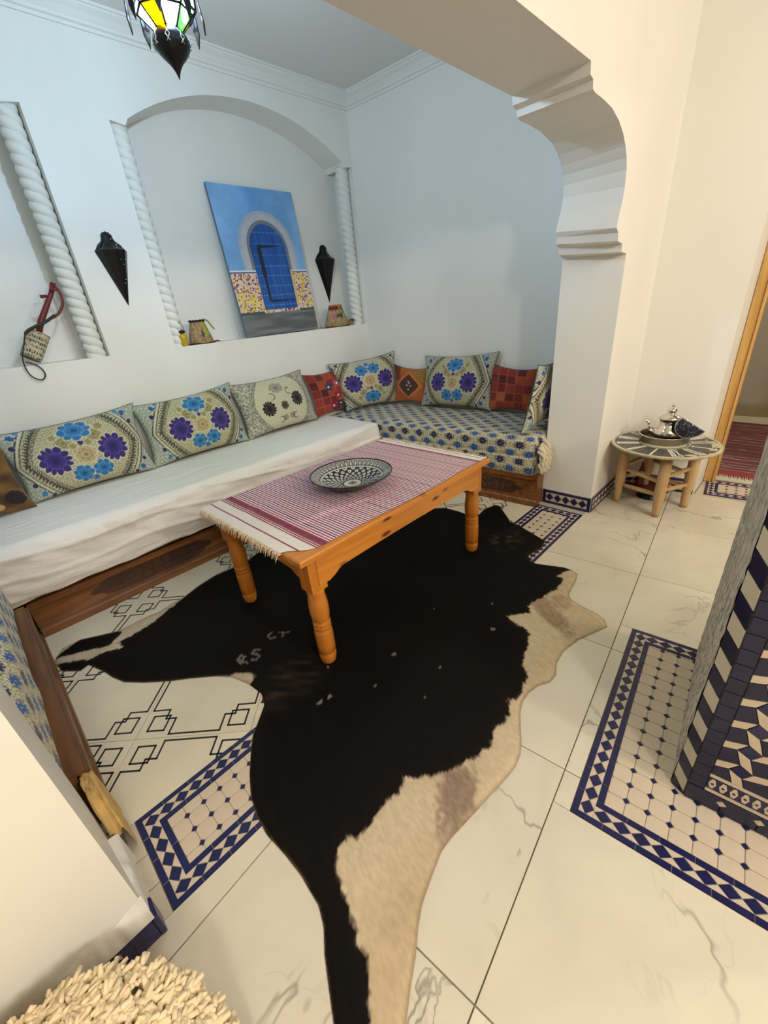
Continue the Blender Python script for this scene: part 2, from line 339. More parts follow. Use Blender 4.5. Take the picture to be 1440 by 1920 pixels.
# area rects in grid coords to leave out = large mosaic
mq = (mo - o0); ma, mb_ = mq.dot(A2), mq.dot(B2)
for i in range(-6, 6):
    for j in range(-7, 3):
        a0, a1, b0, b1 = i * .6 + g, (i + 1) * .6 - g, j * .6 + g, (j + 1) * .6 - g
        rects = [(a0, a1, b0, b1)]; out = []
        X0, X1, Y0, Y1 = ma - .001, ma + ML + .001, mb_ - MW - .001, mb_ + .001
        for (p, q, r, s) in rects:
            if q <= X0 or p >= X1 or s <= Y0 or r >= Y1: out.append((p, q, r, s)); continue
            if q > X1: out.append((X1 + g, q, r, s)); q = X1
            if p < X0: out.append((p, X0 - g, r, s)); p = X0
            if r < Y0: out.append((p, q, r, Y0 - g)); r = Y0
            if s > Y1: out.append((p, q, Y1 + g, s)); s = Y1
        for (p, q, r, s) in out:
            if q - p < .004 or s - r < .004: continue
            poly = [toW(p, r), toW(q, r), toW(q, s), toW(p, s)]
            poly = cliprect(poly, -3.0, 3.262, -3.6, .8105)
            if not poly: continue
            if len(poly) < 3 or abs(parea(poly)) < 4e-4: continue
            cx = sum(p_[0] for p_ in poly) / len(poly); cy = sum(p_[1] for p_ in poly) / len(poly)
            if cx < -1.6 or cy < -2.2: continue
            MB().prism([(x - cx, y - cy) for x, y in poly], -.008, 0, ch=.0008).build('marble_tile', MARB, floor).location = (cx, cy, 0)
PLAINT = mat('plain_beige_floor_tile', (200, 188, 168), rough=.3, var=.1, vscale=5)
for (a, b, c, d) in ((-.134, -.102, 1.0, 1.118), (-.134, -.102, .905, .997), (-.134, -.102, .812, .902), (2.56, 2.612, .812, .96), (2.56, 2.612, .963, 1.118)):
    MB().prism([(a, c), (b, c), (b, d), (a, d)], -.008, 0, ch=.0006).build('border_tile', PLAINT, floor)
# mosaics
def ring(L, W, d, wd, pitch, put):
    """strips of width wd at inset d; put(poly)"""
    for (ax, length, fixed, flip) in ((0, L, 0, 0), (0, L, W, 1), (1, W, 0, 0), (1, W, L, 1)):
        n = max(1, round((length - 2 * d) / pitch)); st = (length - 2 * d) / n
        for k in range(n):
            s0, s1 = d + k * st, d + (k + 1) * st; e = .0007
            i0 = s0 + wd if k == 0 else s0 + e; i1 = s1 - wd if k == n - 1 else s1 - e
            t0, t1 = (d, d + wd) if not flip else (fixed - d, fixed - d - wd)
            p = [(s0 + e if k else s0, t0), (s1 - e if k < n - 1 else s1, t0), (i1, t1), (i0, t1)]
            if ax: p = [(y, x_) for x_, y in p]
            if parea(p) < 0: p = p[::-1]
            put(p)
def mosaic(name, org, u, v, L, W, keep=lambda x, y: True, strip=.016, band=.037, inner=.017, dp=.045, op=.0525, spitch=.08, z=.0, rows_off=None, label=None):
    root = MB().prism([(0, 0), (L, 0), (L, W), (0, W)], -.006, -.0016, frame(org, u, v)).build(name, GROUT, floor)
    F = frame(org, u, v); off = 0
    cache = {}
    def tile(nm, poly, m, key=None, h=.0):
        cx = sum(p[0] for p in poly) / len(poly); cy = sum(p[1] for p in poly) / len(poly)
        wp = F @ Vector((cx, cy, 0))
        if not keep(wp.x, wp.y): return
        k = (nm, m.name, tuple((round(p[0] - cx, 4), round(p[1] - cy, 4)) for p in poly))
        if k not in cache:
            ob = MB().prism([(p[0] - cx, p[1] - cy) for p in poly], -.004, 0, ch=.0006).build(nm, m); C.objects.unlink(ob); cache[k] = ob.data
        ob = bpy.data.objects.new(nm, cache[k]); C.objects.link(ob); ob.parent = root
        ob.matrix_local = F @ Matrix.Translation((cx, cy, h + rng.uniform(-.0003, .0003)))
    ring(L, W, 0, strip, spitch, lambda p: tile('strip_tile', p, NAVY))
    ring(L, W, strip + band, inner, spitch, lambda p: tile('strip_tile', p, NAVY))
    # diamond band
    d0 = strip; tri = []
    for (ax, length, side) in ((0, L, 0), (0, L, 1), (1, W, 0), (1, W, 1)):
        span = length - 2 * d0 if ax == 0 else length - 2 * d0 - 2 * band
        st0 = d0 if ax == 0 else d0 + band
        n = max(1, round(span / dp)); st = span / n
        for k in range(n):
            c = st0 + (k + .5) * st; t = d0 + band / 2 if side == 0 else (W if ax == 0 else L) - d0 - band / 2
            a, b = st / 2 - .0012, band / 2 - .0016
            dm = [(c + a, t), (c, t + b), (c - a, t), (c, t - b)]
            e = .0011
            hb = band / 2 - .0004
            ts = []
            if k < n - 1: ts = [[(c + st / 2, t + e), (c + st - e, t + hb), (c + e, t + hb)], [(c + st / 2, t - e), (c + e, t - hb), (c + st - e, t - hb)]]
            if k == 0: ts += [[(c - st / 2, t + e), (c - e, t + hb), (c - st / 2, t + hb)], [(c - st / 2, t - e), (c - st / 2, t - hb), (c - e, t - hb)]]
            if k == n - 1: ts += [[(c + st / 2, t + e), (c + st / 2, t + hb), (c + e, t + hb)], [(c + st / 2, t - e), (c + e, t - hb), (c + st / 2, t - hb)]]
            if ax: dm = [(y, x_) for x_, y in dm][::-1]; ts = [[(y, x_) for x_, y in q][::-1] for q in ts]
            tile('diamond_tile', dm, NAVY, h=.0003)
            tri += ts
    for q in tri: tile('triangle_tile', q, BEIGE)
    # octagons and dots
    i0 = strip + band + inner; x0, x1, y0, y1 = i0 + .0008, L - i0 - .0008, i0 + .0008, W - i0 - .0008
    fx, fy = rows_off if rows_off else (.045, .045)
    nx = int((x1 - x0) / op) + 3; ny = int((y1 - y0) / op) + 3; q = .0095; e = .0009
    for i in range(-1, nx):
        for j in range(-1, ny):
            dx, dy = x0 - .0008 + fx - op + i * op, y0 - .0008 + fy - op + j * op     # dot position
            if x0 < dx < x1 and y0 < dy < y1:
                qq = q - .001; tile('dot_tile', [(dx + qq, dy), (dx, dy + qq), (dx - qq, dy), (dx, dy - qq)], NAVY, h=.0003)
            X0, Y0, X1, Y1 = dx + e, dy + e, dx + op - e, dy + op - e
            oc = [(X0 + q, Y0), (X1 - q, Y0), (X1, Y0 + q), (X1, Y1 - q), (X1 - q, Y1), (X0 + q, Y1), (X0, Y1 - q), (X0, Y0 + q)]
            oc = cliprect(oc, x0, x1, y0, y1)
            if oc and abs(parea(oc)) > 1e-4: tile('octagon_tile', oc, BEIGE)
    return root
mosaic('mosaic_threshold', (TH[0], TH[2], 0), (1, 0, 0), (0, 1, 0), TH[1] - TH[0], TH[3] - TH[2], keep=lambda x, y: x < .42 or x > 1.72, rows_off=(.0470, .0245))
MW = .80
mosaic('mosaic_surround', (mo.x + GB.x * -MW, mo.y - GB.y * MW, 0), GA, GB, ML, MW, rows_off=(.0455, .0345))
dm = Vector((3.2895, .2904, 0)) - GB * .7
mosaic('mosaic_doorway', dm, GA, GB, .295, .70, keep=lambda x, y: y > -.25, rows_off=(.0245, .04))
struct(floor)
MB().prism([(3.262, -.52), (3.60, -.52), (3.60, .335), (3.266, .335)], -.05, -.004).build('doorway_slab', PLAINT, floor)
for k in range(4):
    MB().prism([(3.62 + k * .5 + g, -1.5), (4.12 + k * .5 - g, -1.5), (4.12 + k * .5 - g, .455), (3.62 + k * .5 + g, .455)], -.008, 0, ch=.0008).build('marble_tile', MARB, floor)
# ---------------------------------------------------------------- alcove floor: square tiles laid diagonally, printed interlace
ATILE = mat('grey_cream_printed_tile', (224, 214, 188), rough=.3, var=.07, vscale=5)
INK = mat('black_printed_line', (30, 26, 24), rough=.4)
K0 = Vector((-.0077, 1.4187)); Pp = .425; U = Vector((math.cos(PI / 4), math.sin(PI / 4))); V = Vector((-U.y, U.x))
AX0, AX1, AY0, AY1 = -.84, 3.0, 1.1185, 3.08
def strokes():
    L = []; h = Pp / 2; a, b, c = .013, .118, .066
    def corner(T):
        return [[T(q) for q in pl] for pl in (
            [(h, a), (b, a), (b, .079), (.079, .079), (.079, b), (a, b), (a, h)],
            [(.030, .030), (.030, .092), (.092, .092), (.092, .030), (.030, .030)])]
    for T in (lambda q: (q[0], q[1]), lambda q: (Pp - q[1], q[0]), lambda q: (Pp - q[0], Pp - q[1]), lambda q: (q[1], Pp - q[0])):
        L += corner(T)
    return L
ST = strokes()
for i in range(-2, 9):
    for j in range(-6, 5):
        Tw = lambda x, y: (K0.x + U.x * (x + i * Pp) + V.x * (y + j * Pp), K0.y + U.y * (x + i * Pp) + V.y * (y + j * Pp))
        poly = cliprect([Tw(.001, .001), Tw(Pp - .001, .001), Tw(Pp - .001, Pp - .001), Tw(.001, Pp - .001)], AX0, AX1, AY0, AY1)
        if not poly: continue
        cx = sum(p[0] for p in poly) / len(poly); cy = sum(p[1] for p in poly) / len(poly)
        if cy > 2.75 or cx > 2.8 or cx < -.45 or (.5 < cx < 1.9 and cy < 1.9 and cy > 1.2 and False): continue
        t = MB().prism([(x - cx, y - cy) for x, y in poly], -.008, 0, ch=.0006).build('patterned_tile', ATILE, floor); t.location = (cx, cy, 0)
        mb = MB(); wd = .0034
        for pl in ST:
            for k in range(len(pl) - 1):
                p, q = Vector(pl[k]), Vector(pl[k + 1]); d = (q - p).normalized(); nn = Vector((-d.y, d.x)) * wd; p = p - d * wd; q = q + d * wd
                quad = [Tw(*(p + nn)), Tw(*(p - nn)), Tw(*(q - nn)), Tw(*(q + nn))]
                if parea(quad) < 0: quad = quad[::-1]
                quad = cliprect(quad, AX0, AX1, AY0, AY1)
                if quad: mb.prism([(x - cx, y - cy) for x, y in quad], -.001, .0004)
        if mb.v: mb.build('line_pattern', INK, t)
# ---------------------------------------------------------------- tiled baseboards
def baseboard(name, org, u, L, H=.10, full=True, n=None, dps=.058):
    u = Vector(u).normalized(); F = frame(org, u, (0, 0, 1)); root = struct(MB().prism([(0, 0), (L, 0), (L, H), (0, H)], .0005, .008, F).build(name, GROUT))
    s = .018; e = .001
    def tl(nm, p, m):
        if parea(p) < 0: p = p[::-1]
        MB().prism(p, .004, .011, F, ch=.0008).build(nm, m, root)
    k = max(1, round(L / .1))
    for i in range(k):
        a, b = i * L / k + e, (i + 1) * L / k - e
        tl('strip_tile', [(a, e), (b, e), (b, s), (a, s)], NAVY); tl('strip_tile', [(a, H - s), (b, H - s), (b, H - e), (a, H - e)], NAVY)
    x0, x1 = .022, L - .022; n = n or max(1, round((x1 - x0) / dps)); st = (x1 - x0) / n; c0 = H / 2; hb = H / 2 - s - .0015
    tl('strip_tile', [(e, s + e), (x0 - e, s + e), (x0 - e, H - s - e), (e, H - s - e)], NAVY); tl('strip_tile', [(x1 + e, s + e), (L - e, s + e), (L - e, H - s - e), (x1 + e, H - s - e)], NAVY)
    for i in range(n):
        c = x0 + (i + .5) * st; a, b = st / 2 - .003, hb - .004
        tl('diamond_tile', [(c + a, c0), (c, c0 + b), (c - a, c0), (c, c0 - b)], NAVY)
        if i < n - 1:
            m_ = c + st / 2
            tl('triangle_tile', [(m_, c0 + .003), (c + st - .003, c0 + hb), (c + .003, c0 + hb)], BEIGE); tl('triangle_tile', [(m_, c0 - .003), (c + .003, c0 - hb), (c + st - .003, c0 - hb)], BEIGE)
        if i == 0: tl('triangle_tile', [(x0 + .001, c0 + .004), (c - .003, c0 + hb), (x0 + .001, c0 + hb)], BEIGE); tl('triangle_tile', [(x0 + .001, c0 - .004), (x0 + .001, c0 - hb), (c - .003, c0 - hb)], BEIGE)
        if i == n - 1: tl('triangle_tile', [(x1 - .001, c0 + .004), (x1 - .001, c0 + hb), (c + .003, c0 + hb)], BEIGE); tl('triangle_tile', [(x1 - .001, c0 - .004), (c + .003, c0 - hb), (x1 - .001, c0 - hb)], BEIGE)
    return root
baseboard('baseboard_pillar', (2.62, YR - .01, 0), (0, -1, 0), .32, n=5)
baseboard('baseboard_front', (2.62, YF, 0), (1, 0, 0), .575)
baseboard('baseboard_right', (EW(.786), .786, 0), (.1002, -.995, 0), .44)
# left pillar: navy return tiles and torn plaster skirting
bl = baseboard('baseboard_left', (-1.4, YF, 0), (1, 0, 0), 1.212, H=.085)
for (a, b, M) in (((0, 0), (.050, .085), frame((-.187, YF, 0), (1, 0, 0), (0, 0, 1))), ((0, 0), (.05, .085), frame((-.136, YF - .012, 0), (0, 1, 0), (0, 0, 1)))):
    MB().prism([(0, .001), (b[0], .001), (b[0], .083), (0, .083)], 0, .012, M, ch=.002).build('corner_tile', NAVY, bl)
P = []
for i, y in enumerate(np.linspace(YF - .004, 1.03, 40)):
    wx = 2.484 - 2.62 - .029 * (y - YF) / (YR - YF); n_ = .0015 * math.sin(i * .7)
    P.append([(-.131 + n_, y, 0), (-.131 + n_ * .5, y, .04), (-.132 - n_, y, .088), (-.134 + n_, y, .104 + .004 * math.sin(i * .4)), (-.138 + n_, y, .112 + .004 * math.sin(i * .4)), (wx - .001, y, .118 + .006 * math.sin(i * .31))])
struct(grid_obj('trim_2', np.array(P), None, PLR))
P = []
for i, x in enumerate(np.linspace(-.36, -.130, 46)):
    k = min(1, (i + 2) / 30) ; n_ = .0022 * math.sin(i * .55) + .0012 * math.sin(i * 1.3)
    P.append([(x, YF - .013 * k - .001, .083), (x, YF - (.013 + n_) * k - .001, .097), (x, YF - (.010 + n_) * k - .001, .115), (x, YF - (.004 + n_ * .5) * k - .0008, .135 + .006 * math.sin(i * .4)), (x, YF + .001, .155 + .010 * math.sin(i * .33))])
struct(grid_obj('trim_3', np.array(P), None, PLR))
# ---------------------------------------------------------------- tiled column at the right edge
CA = Vector((1.0231, -.0502, 0)); CB = Vector((1.0385, -.018, 0)); CC = Vector((1.667, .0298, 0)); CH = 1.08; CW = .60
col = thing('tiled_column', 'square column faced with navy and beige mosaic, one side rough weathered grey', 'column', (1.2, -.3, 0)); co_ = (1.2, -.3, 0)
ROUGH = bpy.data.materials.new('rough_weathered_grey_stone'); ROUGH.use_nodes = True
def _r():
    m = ROUGH; nt = m.node_tree; L = nt.links; b = nt.nodes['Principled BSDF']; b.inputs['Roughness'].default_value = .9
    tc = N(m, 'ShaderNodeTexCoord'); mp = N(m, 'ShaderNodeMapping'); mp.inputs['Scale'].default_value = (90, 90, 20); mp.inputs['Rotation'].default_value = (0, .5, 0); L.new(tc.outputs['Object'], mp.inputs[0])
    n = N(m, 'ShaderNodeTexNoise', Scale=1.0, Detail=7.0, Distortion=1.2, Roughness=.7); L.new(mp.outputs[0], n.inputs['Vector'])
    r = N(m, 'ShaderNodeValToRGB'); L.new(n.outputs[0], r.inputs[0]); e = r.color_ramp.elements
    e[0].position = .40; e[0].color = (*lin((96, 88, 76)), 1); e[1].position = .56; e[1].color = (*lin((232, 220, 198)), 1)
    L.new(r.outputs[0], b.inputs['Base Color']); bp = N(m, 'ShaderNodeBump', Strength=.8, Distance=.004); L.new(n.outputs[0], bp.inputs['Height']); L.new(bp.outputs[0], b.inputs['Normal'])
_r()
cd = CA - GB * CW; cc2 = CC - GB * (CW + .03)
MB().prism([tuple(p[:2]) for p in (CA, cd, cc2, CC, CB)], 0, CH).build('core', mat('dark_joint_mortar', (92, 88, 82), rough=.8), col, co_)
# side face slab with rough weathered surface
sd = (CC - CB).normalized(); sn = Vector((-sd.y, sd.x, 0)); n1_, n2_ = 60, 110
uu = np.linspace(.002, (CC - CB).length, n1_)[:, None]; zz = np.linspace(.0, CH, n2_)[None, :]
dd = .001 + .003 * vnoise(uu * 60, zz * 40, 5)
P = np.stack([CB.x + sd.x * uu + sn.x * dd, CB.y + sd.y * uu + sn.y * dd, zz + 0 * uu], -1)
grid_obj('weathered_side', P[::-1], None, ROUGH, col, co_)
# chamfer strip of slanted tiles
ch_u = (CB - CA).normalized(); Fc = frame((CB.x, CB.y, 0), -ch_u, (0, 0, 1)); wch = (CB - CA).length
DNAVY = mat('deep_navy_glazed_tile', (14, 15, 52), rough=.3)
GREYB = mat('grey_beige_glazed_tile', (190, 184, 164), rough=.3, var=.08)
def ctile(nm, p, m, F, h=.004):
    if parea(p) < 0: p = p[::-1]
    MB().prism(p, -.001, h, F, ch=.0006).build(nm, m, col, co_)
k = 0; z = -.03
while z < CH:
    p = [(.001, z + .022), (wch - .001, z - .012), (wch - .001, z + .040), (.001, z + .074)]
    p = cliprect(p, 0, wch, .002, CH)
    if p: ctile('slanted_tile', p, DNAVY if k % 2 == 0 else GREYB, Fc)
    z += .0545; k += 1
# front face, local x to the right along -GB
Ff = frame((CA.x, CA.y, 0), -GB, (0, 0, 1))
z = .062
while z < CH: ctile('edge_tile', [(.001, z + .001), (.034, z + .001), (.034, min(z + .044, CH)), (.001, min(z + .044, CH))], SLATE, Ff); z += .0455
for i in range(8): ctile('plinth_tile', [(i * .078 + .001, .001), ((i + 1) * .078 - .001, .001), ((i + 1) * .078 - .001, .060), (i * .078 + .001, .060)], SLATE, Ff, .006)
for i in range(7): c = .078 * (i + 1); ctile('plinth_diamond', [(c + .011, .040), (c, .051), (c - .011, .040), (c, .029)], BEIGE, Ff, .0072)
for i in range(4):
    a, b = .036 + i * .15, .036 + (i + 1) * .15 - .0015
    ctile('beige_strip', [(a, .063), (b, .063), (b, .073), (a, .073)], BEIGE, Ff); ctile('beige_strip', [(a, .122), (b, .122), (b, .133), (a, .133)], BEIGE, Ff)
ctile('band_ground', [(.036, .0745), (.6, .0745), (.6, .1205), (.036, .1205)], NAVY, Ff, .003)
for i in range(12):
    c = .058 + i * .0455; 
    for s_ in (1, -1):
        cz = .0975
        ctile('band_hexagon', [(c - .0085 + .0115 * s_, cz), (c - .0035 + .0115 * s_ , cz + .017), (c + .0035 + .0115 * s_, cz + .017), (c + .0085 + .0115 * s_, cz), (c + .0035 + .0115 * s_, cz - .017), (c - .0035 + .0115 * s_, cz - .017)], BEIGE, Ff, .0045)
    for s_ in (0, 1): cx = c - .0115 + .0115 + (s_ - .5) * .0228; ctile('band_dot', [(cx + .0045, .0975), (cx, .102), (cx - .0045, .0975), (cx, .093)], NAVY, Ff, .0052)
# big twisted square pattern
pt = .0765; sB = .050; th = .32; cth, sth = math.cos(th), math.sin(th)
def sq(i, j):
    cx, cy = .036 + .012 + i * pt, .135 + .012 + j * pt; h = sB / 2; return [(cx + cth * a * h - sth * b * h, cy + sth * a * h + cth * b * h) for a, b in ((-1, -1), (1, -1), (1, 1), (-1, 1))]
def sh(p, e=.0011):
    cx = sum(q[0] for q in p) / len(p); cy = sum(q[1] for q in p) / len(p); out = []
    for x, y in p: d = math.hypot(x - cx, y - cy) or 1; kk = max(.3, 1 - e * 1.4 / d); out.append((cx + (x - cx) * kk, cy + (y - cy) * kk))
    return out
for i in range(-1, 8):
    for j in range(-1, 18):
        A, B, D, E = sq(i, j), sq(i + 1, j), sq(i, j + 1), sq(i + 1, j + 1)
        for nm, p, m in (('square_tile', A, SLATE), ('rhomb_tile', [A[1], B[0], B[3], A[2]], BEIGE), ('rhomb_tile', [A[3], A[2], D[1], D[0]], BEIGE), ('small_rhomb_tile', [A[2], B[3], E[0], D[1]], NAVY)):
            p = cliprect(sh(p), .0365, .598, .1345, CH - .002)
            if p and abs(parea(p)) > 4e-5: ctile(nm, p, m, Ff)
HIDE_OUT=[(-0.129,2.120),(-0.124,2.175),(-0.084,2.232),(-0.010,2.231),(0.071,2.181),(0.139,2.144),(0.189,2.137),(0.280,2.138),(0.326,2.126),(0.473,2.154),(0.564,2.187),(0.682,2.212),(0.775,2.207),(0.872,2.194),(0.953,2.218),(1.141,2.251),(1.440,2.170),(1.771,1.971),(2.021,1.781),(2.151,1.615),(2.158,1.510),(2.150,1.434),(2.196,1.365),(2.288,1.376),(2.387,1.350),(2.382,1.310),(2.333,1.261),(2.271,1.195),(2.216,1.141),(2.206,1.102),(2.192,1.047),(2.114,0.858),(2.035,0.844),(1.909,0.862),(1.871,0.831),(1.863,0.796),(1.914,0.666),(1.914,0.624),(1.899,0.588),(1.835,0.571),(1.711,0.556),(1.680,0.535),(1.660,0.478),(1.649,0.406),(1.627,0.365),(1.590,0.341),(1.527,0.368),(1.436,0.406),(1.339,0.426),(1.260,0.420),(1.200,0.398),(1.157,0.402),(1.117,0.428),(1.063,0.440),(1.014,0.438),(0.973,0.425),(0.922,0.398),(0.875,0.370),(0.831,0.351),(0.787,0.344),(0.749,0.346),(0.676,0.356),(0.613,0.364),(0.548,0.373),(0.492,0.381),(0.451,0.382),(0.380,0.365),(0.331,0.351),(0.293,0.332),(0.254,0.306),(0.205,0.281),(0.161,0.255),(0.115,0.227),(0.035,0.312),(0.059,0.365),(0.086,0.415),(0.112,0.462),(0.140,0.500),(0.156,0.540),(0.159,0.577),(0.163,0.623),(0.161,0.694),(0.153,0.777),(0.159,0.843),(0.174,0.904),(0.207,0.972),(0.260,1.055),(0.291,1.095),(0.346,1.140),(0.385,1.173),(0.406,1.228),(0.397,1.316),(0.370,1.401),(0.328,1.461),(0.249,1.539),(0.187,1.593),(0.109,1.675),(0.051,1.750),(0.025,1.822),(0.010,1.887),(-0.028,1.996),(-0.062,1.984),(-0.120,2.051)]
HIDE_B1=[(-0.124,2.175),(-0.012,2.222),(0.135,2.131),(0.145,2.106),(0.074,2.052),(-0.016,2.099),(-0.121,2.166)]
HIDE_B2=[(-0.129,2.120),(-0.047,2.054),(-0.022,2.023),(0.053,2.013),(0.117,1.981),(0.109,2.035),(0.176,2.037),(0.283,2.055),(0.465,2.134),(0.557,2.171),(0.674,2.196),(0.764,2.185),(0.859,2.171),(0.946,2.206),(1.141,2.251),(1.440,2.170),(1.771,1.971),(2.021,1.781),(2.151,1.615),(2.158,1.510),(2.150,1.434),(2.196,1.365),(2.288,1.376),(2.387,1.350),(2.382,1.310),(2.333,1.261),(2.271,1.195),(2.216,1.141),(2.206,1.102),(2.192,1.047),(2.114,0.858),(2.035,0.844),(1.909,0.862),(1.871,0.831),(1.863,0.796),(1.914,0.666),(1.914,0.624),(1.833,0.652),(1.809,0.653),(1.803,0.623),(1.756,0.611),(1.733,0.612),(1.659,0.625),(1.602,0.638),(1.537,0.663),(1.493,0.657),(1.462,0.636),(1.379,0.707),(1.359,0.669),(1.360,0.601),(1.339,0.568),(1.275,0.548),(1.204,0.529),(1.159,0.510),(1.121,0.473),(1.081,0.472),(1.044,0.456),(1.001,0.458),(0.986,0.479),(0.957,0.461),(0.938,0.447),(0.889,0.444),(0.855,0.453),(0.788,0.438),(0.732,0.454),(0.632,0.491),(0.581,0.523),(0.528,0.580),(0.483,0.569),(0.423,0.578),(0.358,0.570),(0.317,0.575),(0.308,0.594),(0.267,0.590),(0.229,0.549),(0.205,0.486),(0.191,0.438),(0.170,0.408),(0.177,0.384),(0.153,0.352),(0.109,0.310),(0.072,0.272),(0.035,0.312),(0.059,0.365),(0.086,0.415),(0.112,0.462),(0.140,0.500),(0.156,0.540),(0.159,0.577),(0.163,0.623),(0.161,0.694),(0.153,0.777),(0.159,0.843),(0.174,0.904),(0.207,0.972),(0.260,1.055),(0.291,1.095),(0.346,1.140),(0.381,1.178),(0.391,1.242),(0.390,1.304),(0.418,1.311),(0.440,1.336),(0.386,1.408),(0.365,1.415),(0.328,1.461),(0.249,1.539),(0.187,1.593),(0.109,1.675),(0.051,1.750),(0.025,1.822),(0.010,1.887),(-0.028,1.996),(-0.062,1.984),(-0.120,2.051)]
# ================================================================ HIDE
CLOTH = mat('painted_fabric', attr=True, rough=.85, bump=.0008, bscale=260, sheen=.15)
HAIR = mat('cowhide_hair', attr=True, rough=.7, bump=.0014, bscale=130, stretch=(1, .35, 1), spec=.12)
def hide():
    res = .007; x0, x1, y0, y1 = -.16, 2.42, .20, 2.28
    xs = np.arange(x0, x1, res); ys = np.arange(y0, y1, res); X, Y = np.meshgrid(xs, ys, indexing='ij')
    ins = inpoly(X, Y, HIDE_OUT); d = pdist(X, Y, HIDE_OUT) * np.where(ins, 1, -1)
    # pull boundary vertices onto the outline
    e = .002; gx = (pd := None)
    def sd(a, b): return pdist(a, b, HIDE_OUT) * np.where(inpoly(a, b, HIDE_OUT), 1, -1)
    near = (d < 0) & (d > -res * 1.5)
    xi, yi = X[near], Y[near]; s0 = sd(xi, yi); gx = (sd(xi + e, yi) - sd(xi - e, yi)) / (2 * e); gy = (sd(xi, yi + e) - sd(xi, yi - e)) / (2 * e)
    n = np.hypot(gx, gy) + 1e-6; X[near] -= gx / n * s0 * .95; Y[near] -= gy / n * s0 * .95
    use = d > -res * 1.5; mask = use[:-1, :-1] & use[1:, :-1] & use[1:, 1:] & use[:-1, 1:] & ((d[:-1, :-1] > 0) | (d[1:, :-1] > 0) | (d[1:, 1:] > 0) | (d[:-1, 1:] > 0))
    nz = vnoise(X * 5, Y * 5, 3) * .6 + vnoise(X * 14, Y * 14, 4) * .4
    Z = .002 + .0055 * np.clip(d / .02, 0, 1) + .004 * nz * np.clip(d / .05, 0, 1)
    # colour
    wob = (vnoise(X * 60, Y * 60, 8) - .5) * .012 + (vnoise(X * 150, Y * 150, 9) - .5) * .008
    def sdf(poly): return pdist(X, Y, poly) * np.where(inpoly(X, Y, poly), 1, -1)
    db = np.maximum(sdf(HIDE_B1), sdf(HIDE_B2)) + wob * (d > .03)
    k = np.clip(db / .006 + .5, 0, 1)[..., None]
    fine = vnoise(X * 220, Y * 80, 11)[..., None]; md = vnoise(X * 6, Y * 6, 12)[..., None]
    cream = np.array([196, 178, 150.]) + (fine - .5) * 22 + (md - .5) * 24
    warm = np.clip((.9 - Y) / .6, 0, 1)[..., None] * np.array([6, 2, -4.]); cream = cream + warm
    def patch(px, py, rx, ry, ang, col, amt):
        nonlocal cream
        c, s = math.cos(ang), math.sin(ang); u = ((X - px) * c + (Y - py) * s) / rx; v_ = (-(X - px) * s + (Y - py) * c) / ry
        q = np.clip((1.25 - np.hypot(u, v_) - (vnoise(X * 90, Y * 90, 21) - .5) * .5) * 2.2, 0, 1)[..., None] * amt; cream = cream * (1 - q) + (np.array(col) + (fine - .5) * 34) * q
    patch(.60, .435, .085, .055, .4, (140, 118, 100), .85); patch(.50, .395, .05, .03, .3, (150, 130, 110), .6); patch(1.53, .585, .16, .045, 1.0, (150, 124, 98), .7); patch(1.62, .56, .05, .05, 0, (168, 140, 110), .6)
    edge = np.clip(1 - d / .010, 0, 1)[..., None] * .45; cream = cream * (1 - edge) + np.array([120, 98, 70.]) * edge
    br = np.clip((vnoise(X * 3.1, Y * 3.1, 31) - .45) * 2, 0, 1)[..., None]
    near_edge = np.clip(1 - db / .05, 0, 1)[..., None]
    black = np.array([7, 6, 5.]) + br * np.array([7, 4, 2.]) + fine * 3 + near_edge * np.array([12, 6, 3.])
    # ruffled brown flank hair and faded brand marks
    q = np.clip(1.3 - np.hypot((X - .52) / .16, (Y - 1.18) / .12), 0, 1)[..., None]; black += q * (vnoise(X * 40 + Y * 30, Y * 14 - X * 8, 33)[..., None] ** 2) * np.array([58, 44, 34.])
    q = np.clip(1.3 - np.hypot((X - 1.98) / .14, (Y - 1.05) / .09), 0, 1)[..., None]; black += q * (vnoise(X * 34 + Y * 20, Y * 50, 34)[..., None] ** 3) * np.array([110, 84, 60.])
    cols = cream * k + 0; cols = cream * (1 - k) + black * k
    for sx, sy, r in ((.885, .955, .010), (.53, 1.01, .012), (.57, 1.0, .010), (1.27, .71, .012), (.95, .76, .008), (.72, .90, .007), (.80, .72, .006), (1.42, .80, .007), (.66, 1.12, .006), (1.22, 1.0, .006)):
        m_ = np.hypot((X - sx), (Y - sy) * 1.4) < r; cols[m_] = (128, 116, 108)
    def stroke(pts, r):
        dd_ = np.full(X.shape, 9.)
        for a, b in zip(pts[:-1], pts[1:]):
            dx, dy = b[0] - a[0], b[1] - a[1]; t = np.clip(((X - a[0]) * dx + (Y - a[1]) * dy) / (dx * dx + dy * dy), 0, 1); dd_ = np.minimum(dd_, np.hypot(X - a[0] - t * dx, Y - a[1] - t * dy))
        cols[dd_ < r] = (112, 102, 94)
    bu, bv = Vector((.93, -.36)), Vector((.36, .93)); bo = Vector((.47, 1.44))
    W2 = lambda x, y: tuple(bo + bu * x + bv * y)
    stroke([W2(-.035, -.02), W2(-.045, .01), W2(-.03, .03), W2(-.015, .01), W2(-.035, -.005), W2(-.01, -.03)], .0055)
    stroke([W2(.05, .022), W2(.03, .03), W2(.015, .018), W2(.035, 0), W2(.045, -.018), W2(.025, -.032), W2(.01, -.02)], .0055)
    bo = Vector((.615, 1.475)); stroke([W2(.0, .02), W2(-.02, .01), W2(-.015, -.018), W2(.01, -.02)], .0045); stroke([W2(.03, .005), W2(.05, -.01), W2(.04, -.03)], .004); stroke([W2(.05, -.01), W2(.075, -.02)], .004)
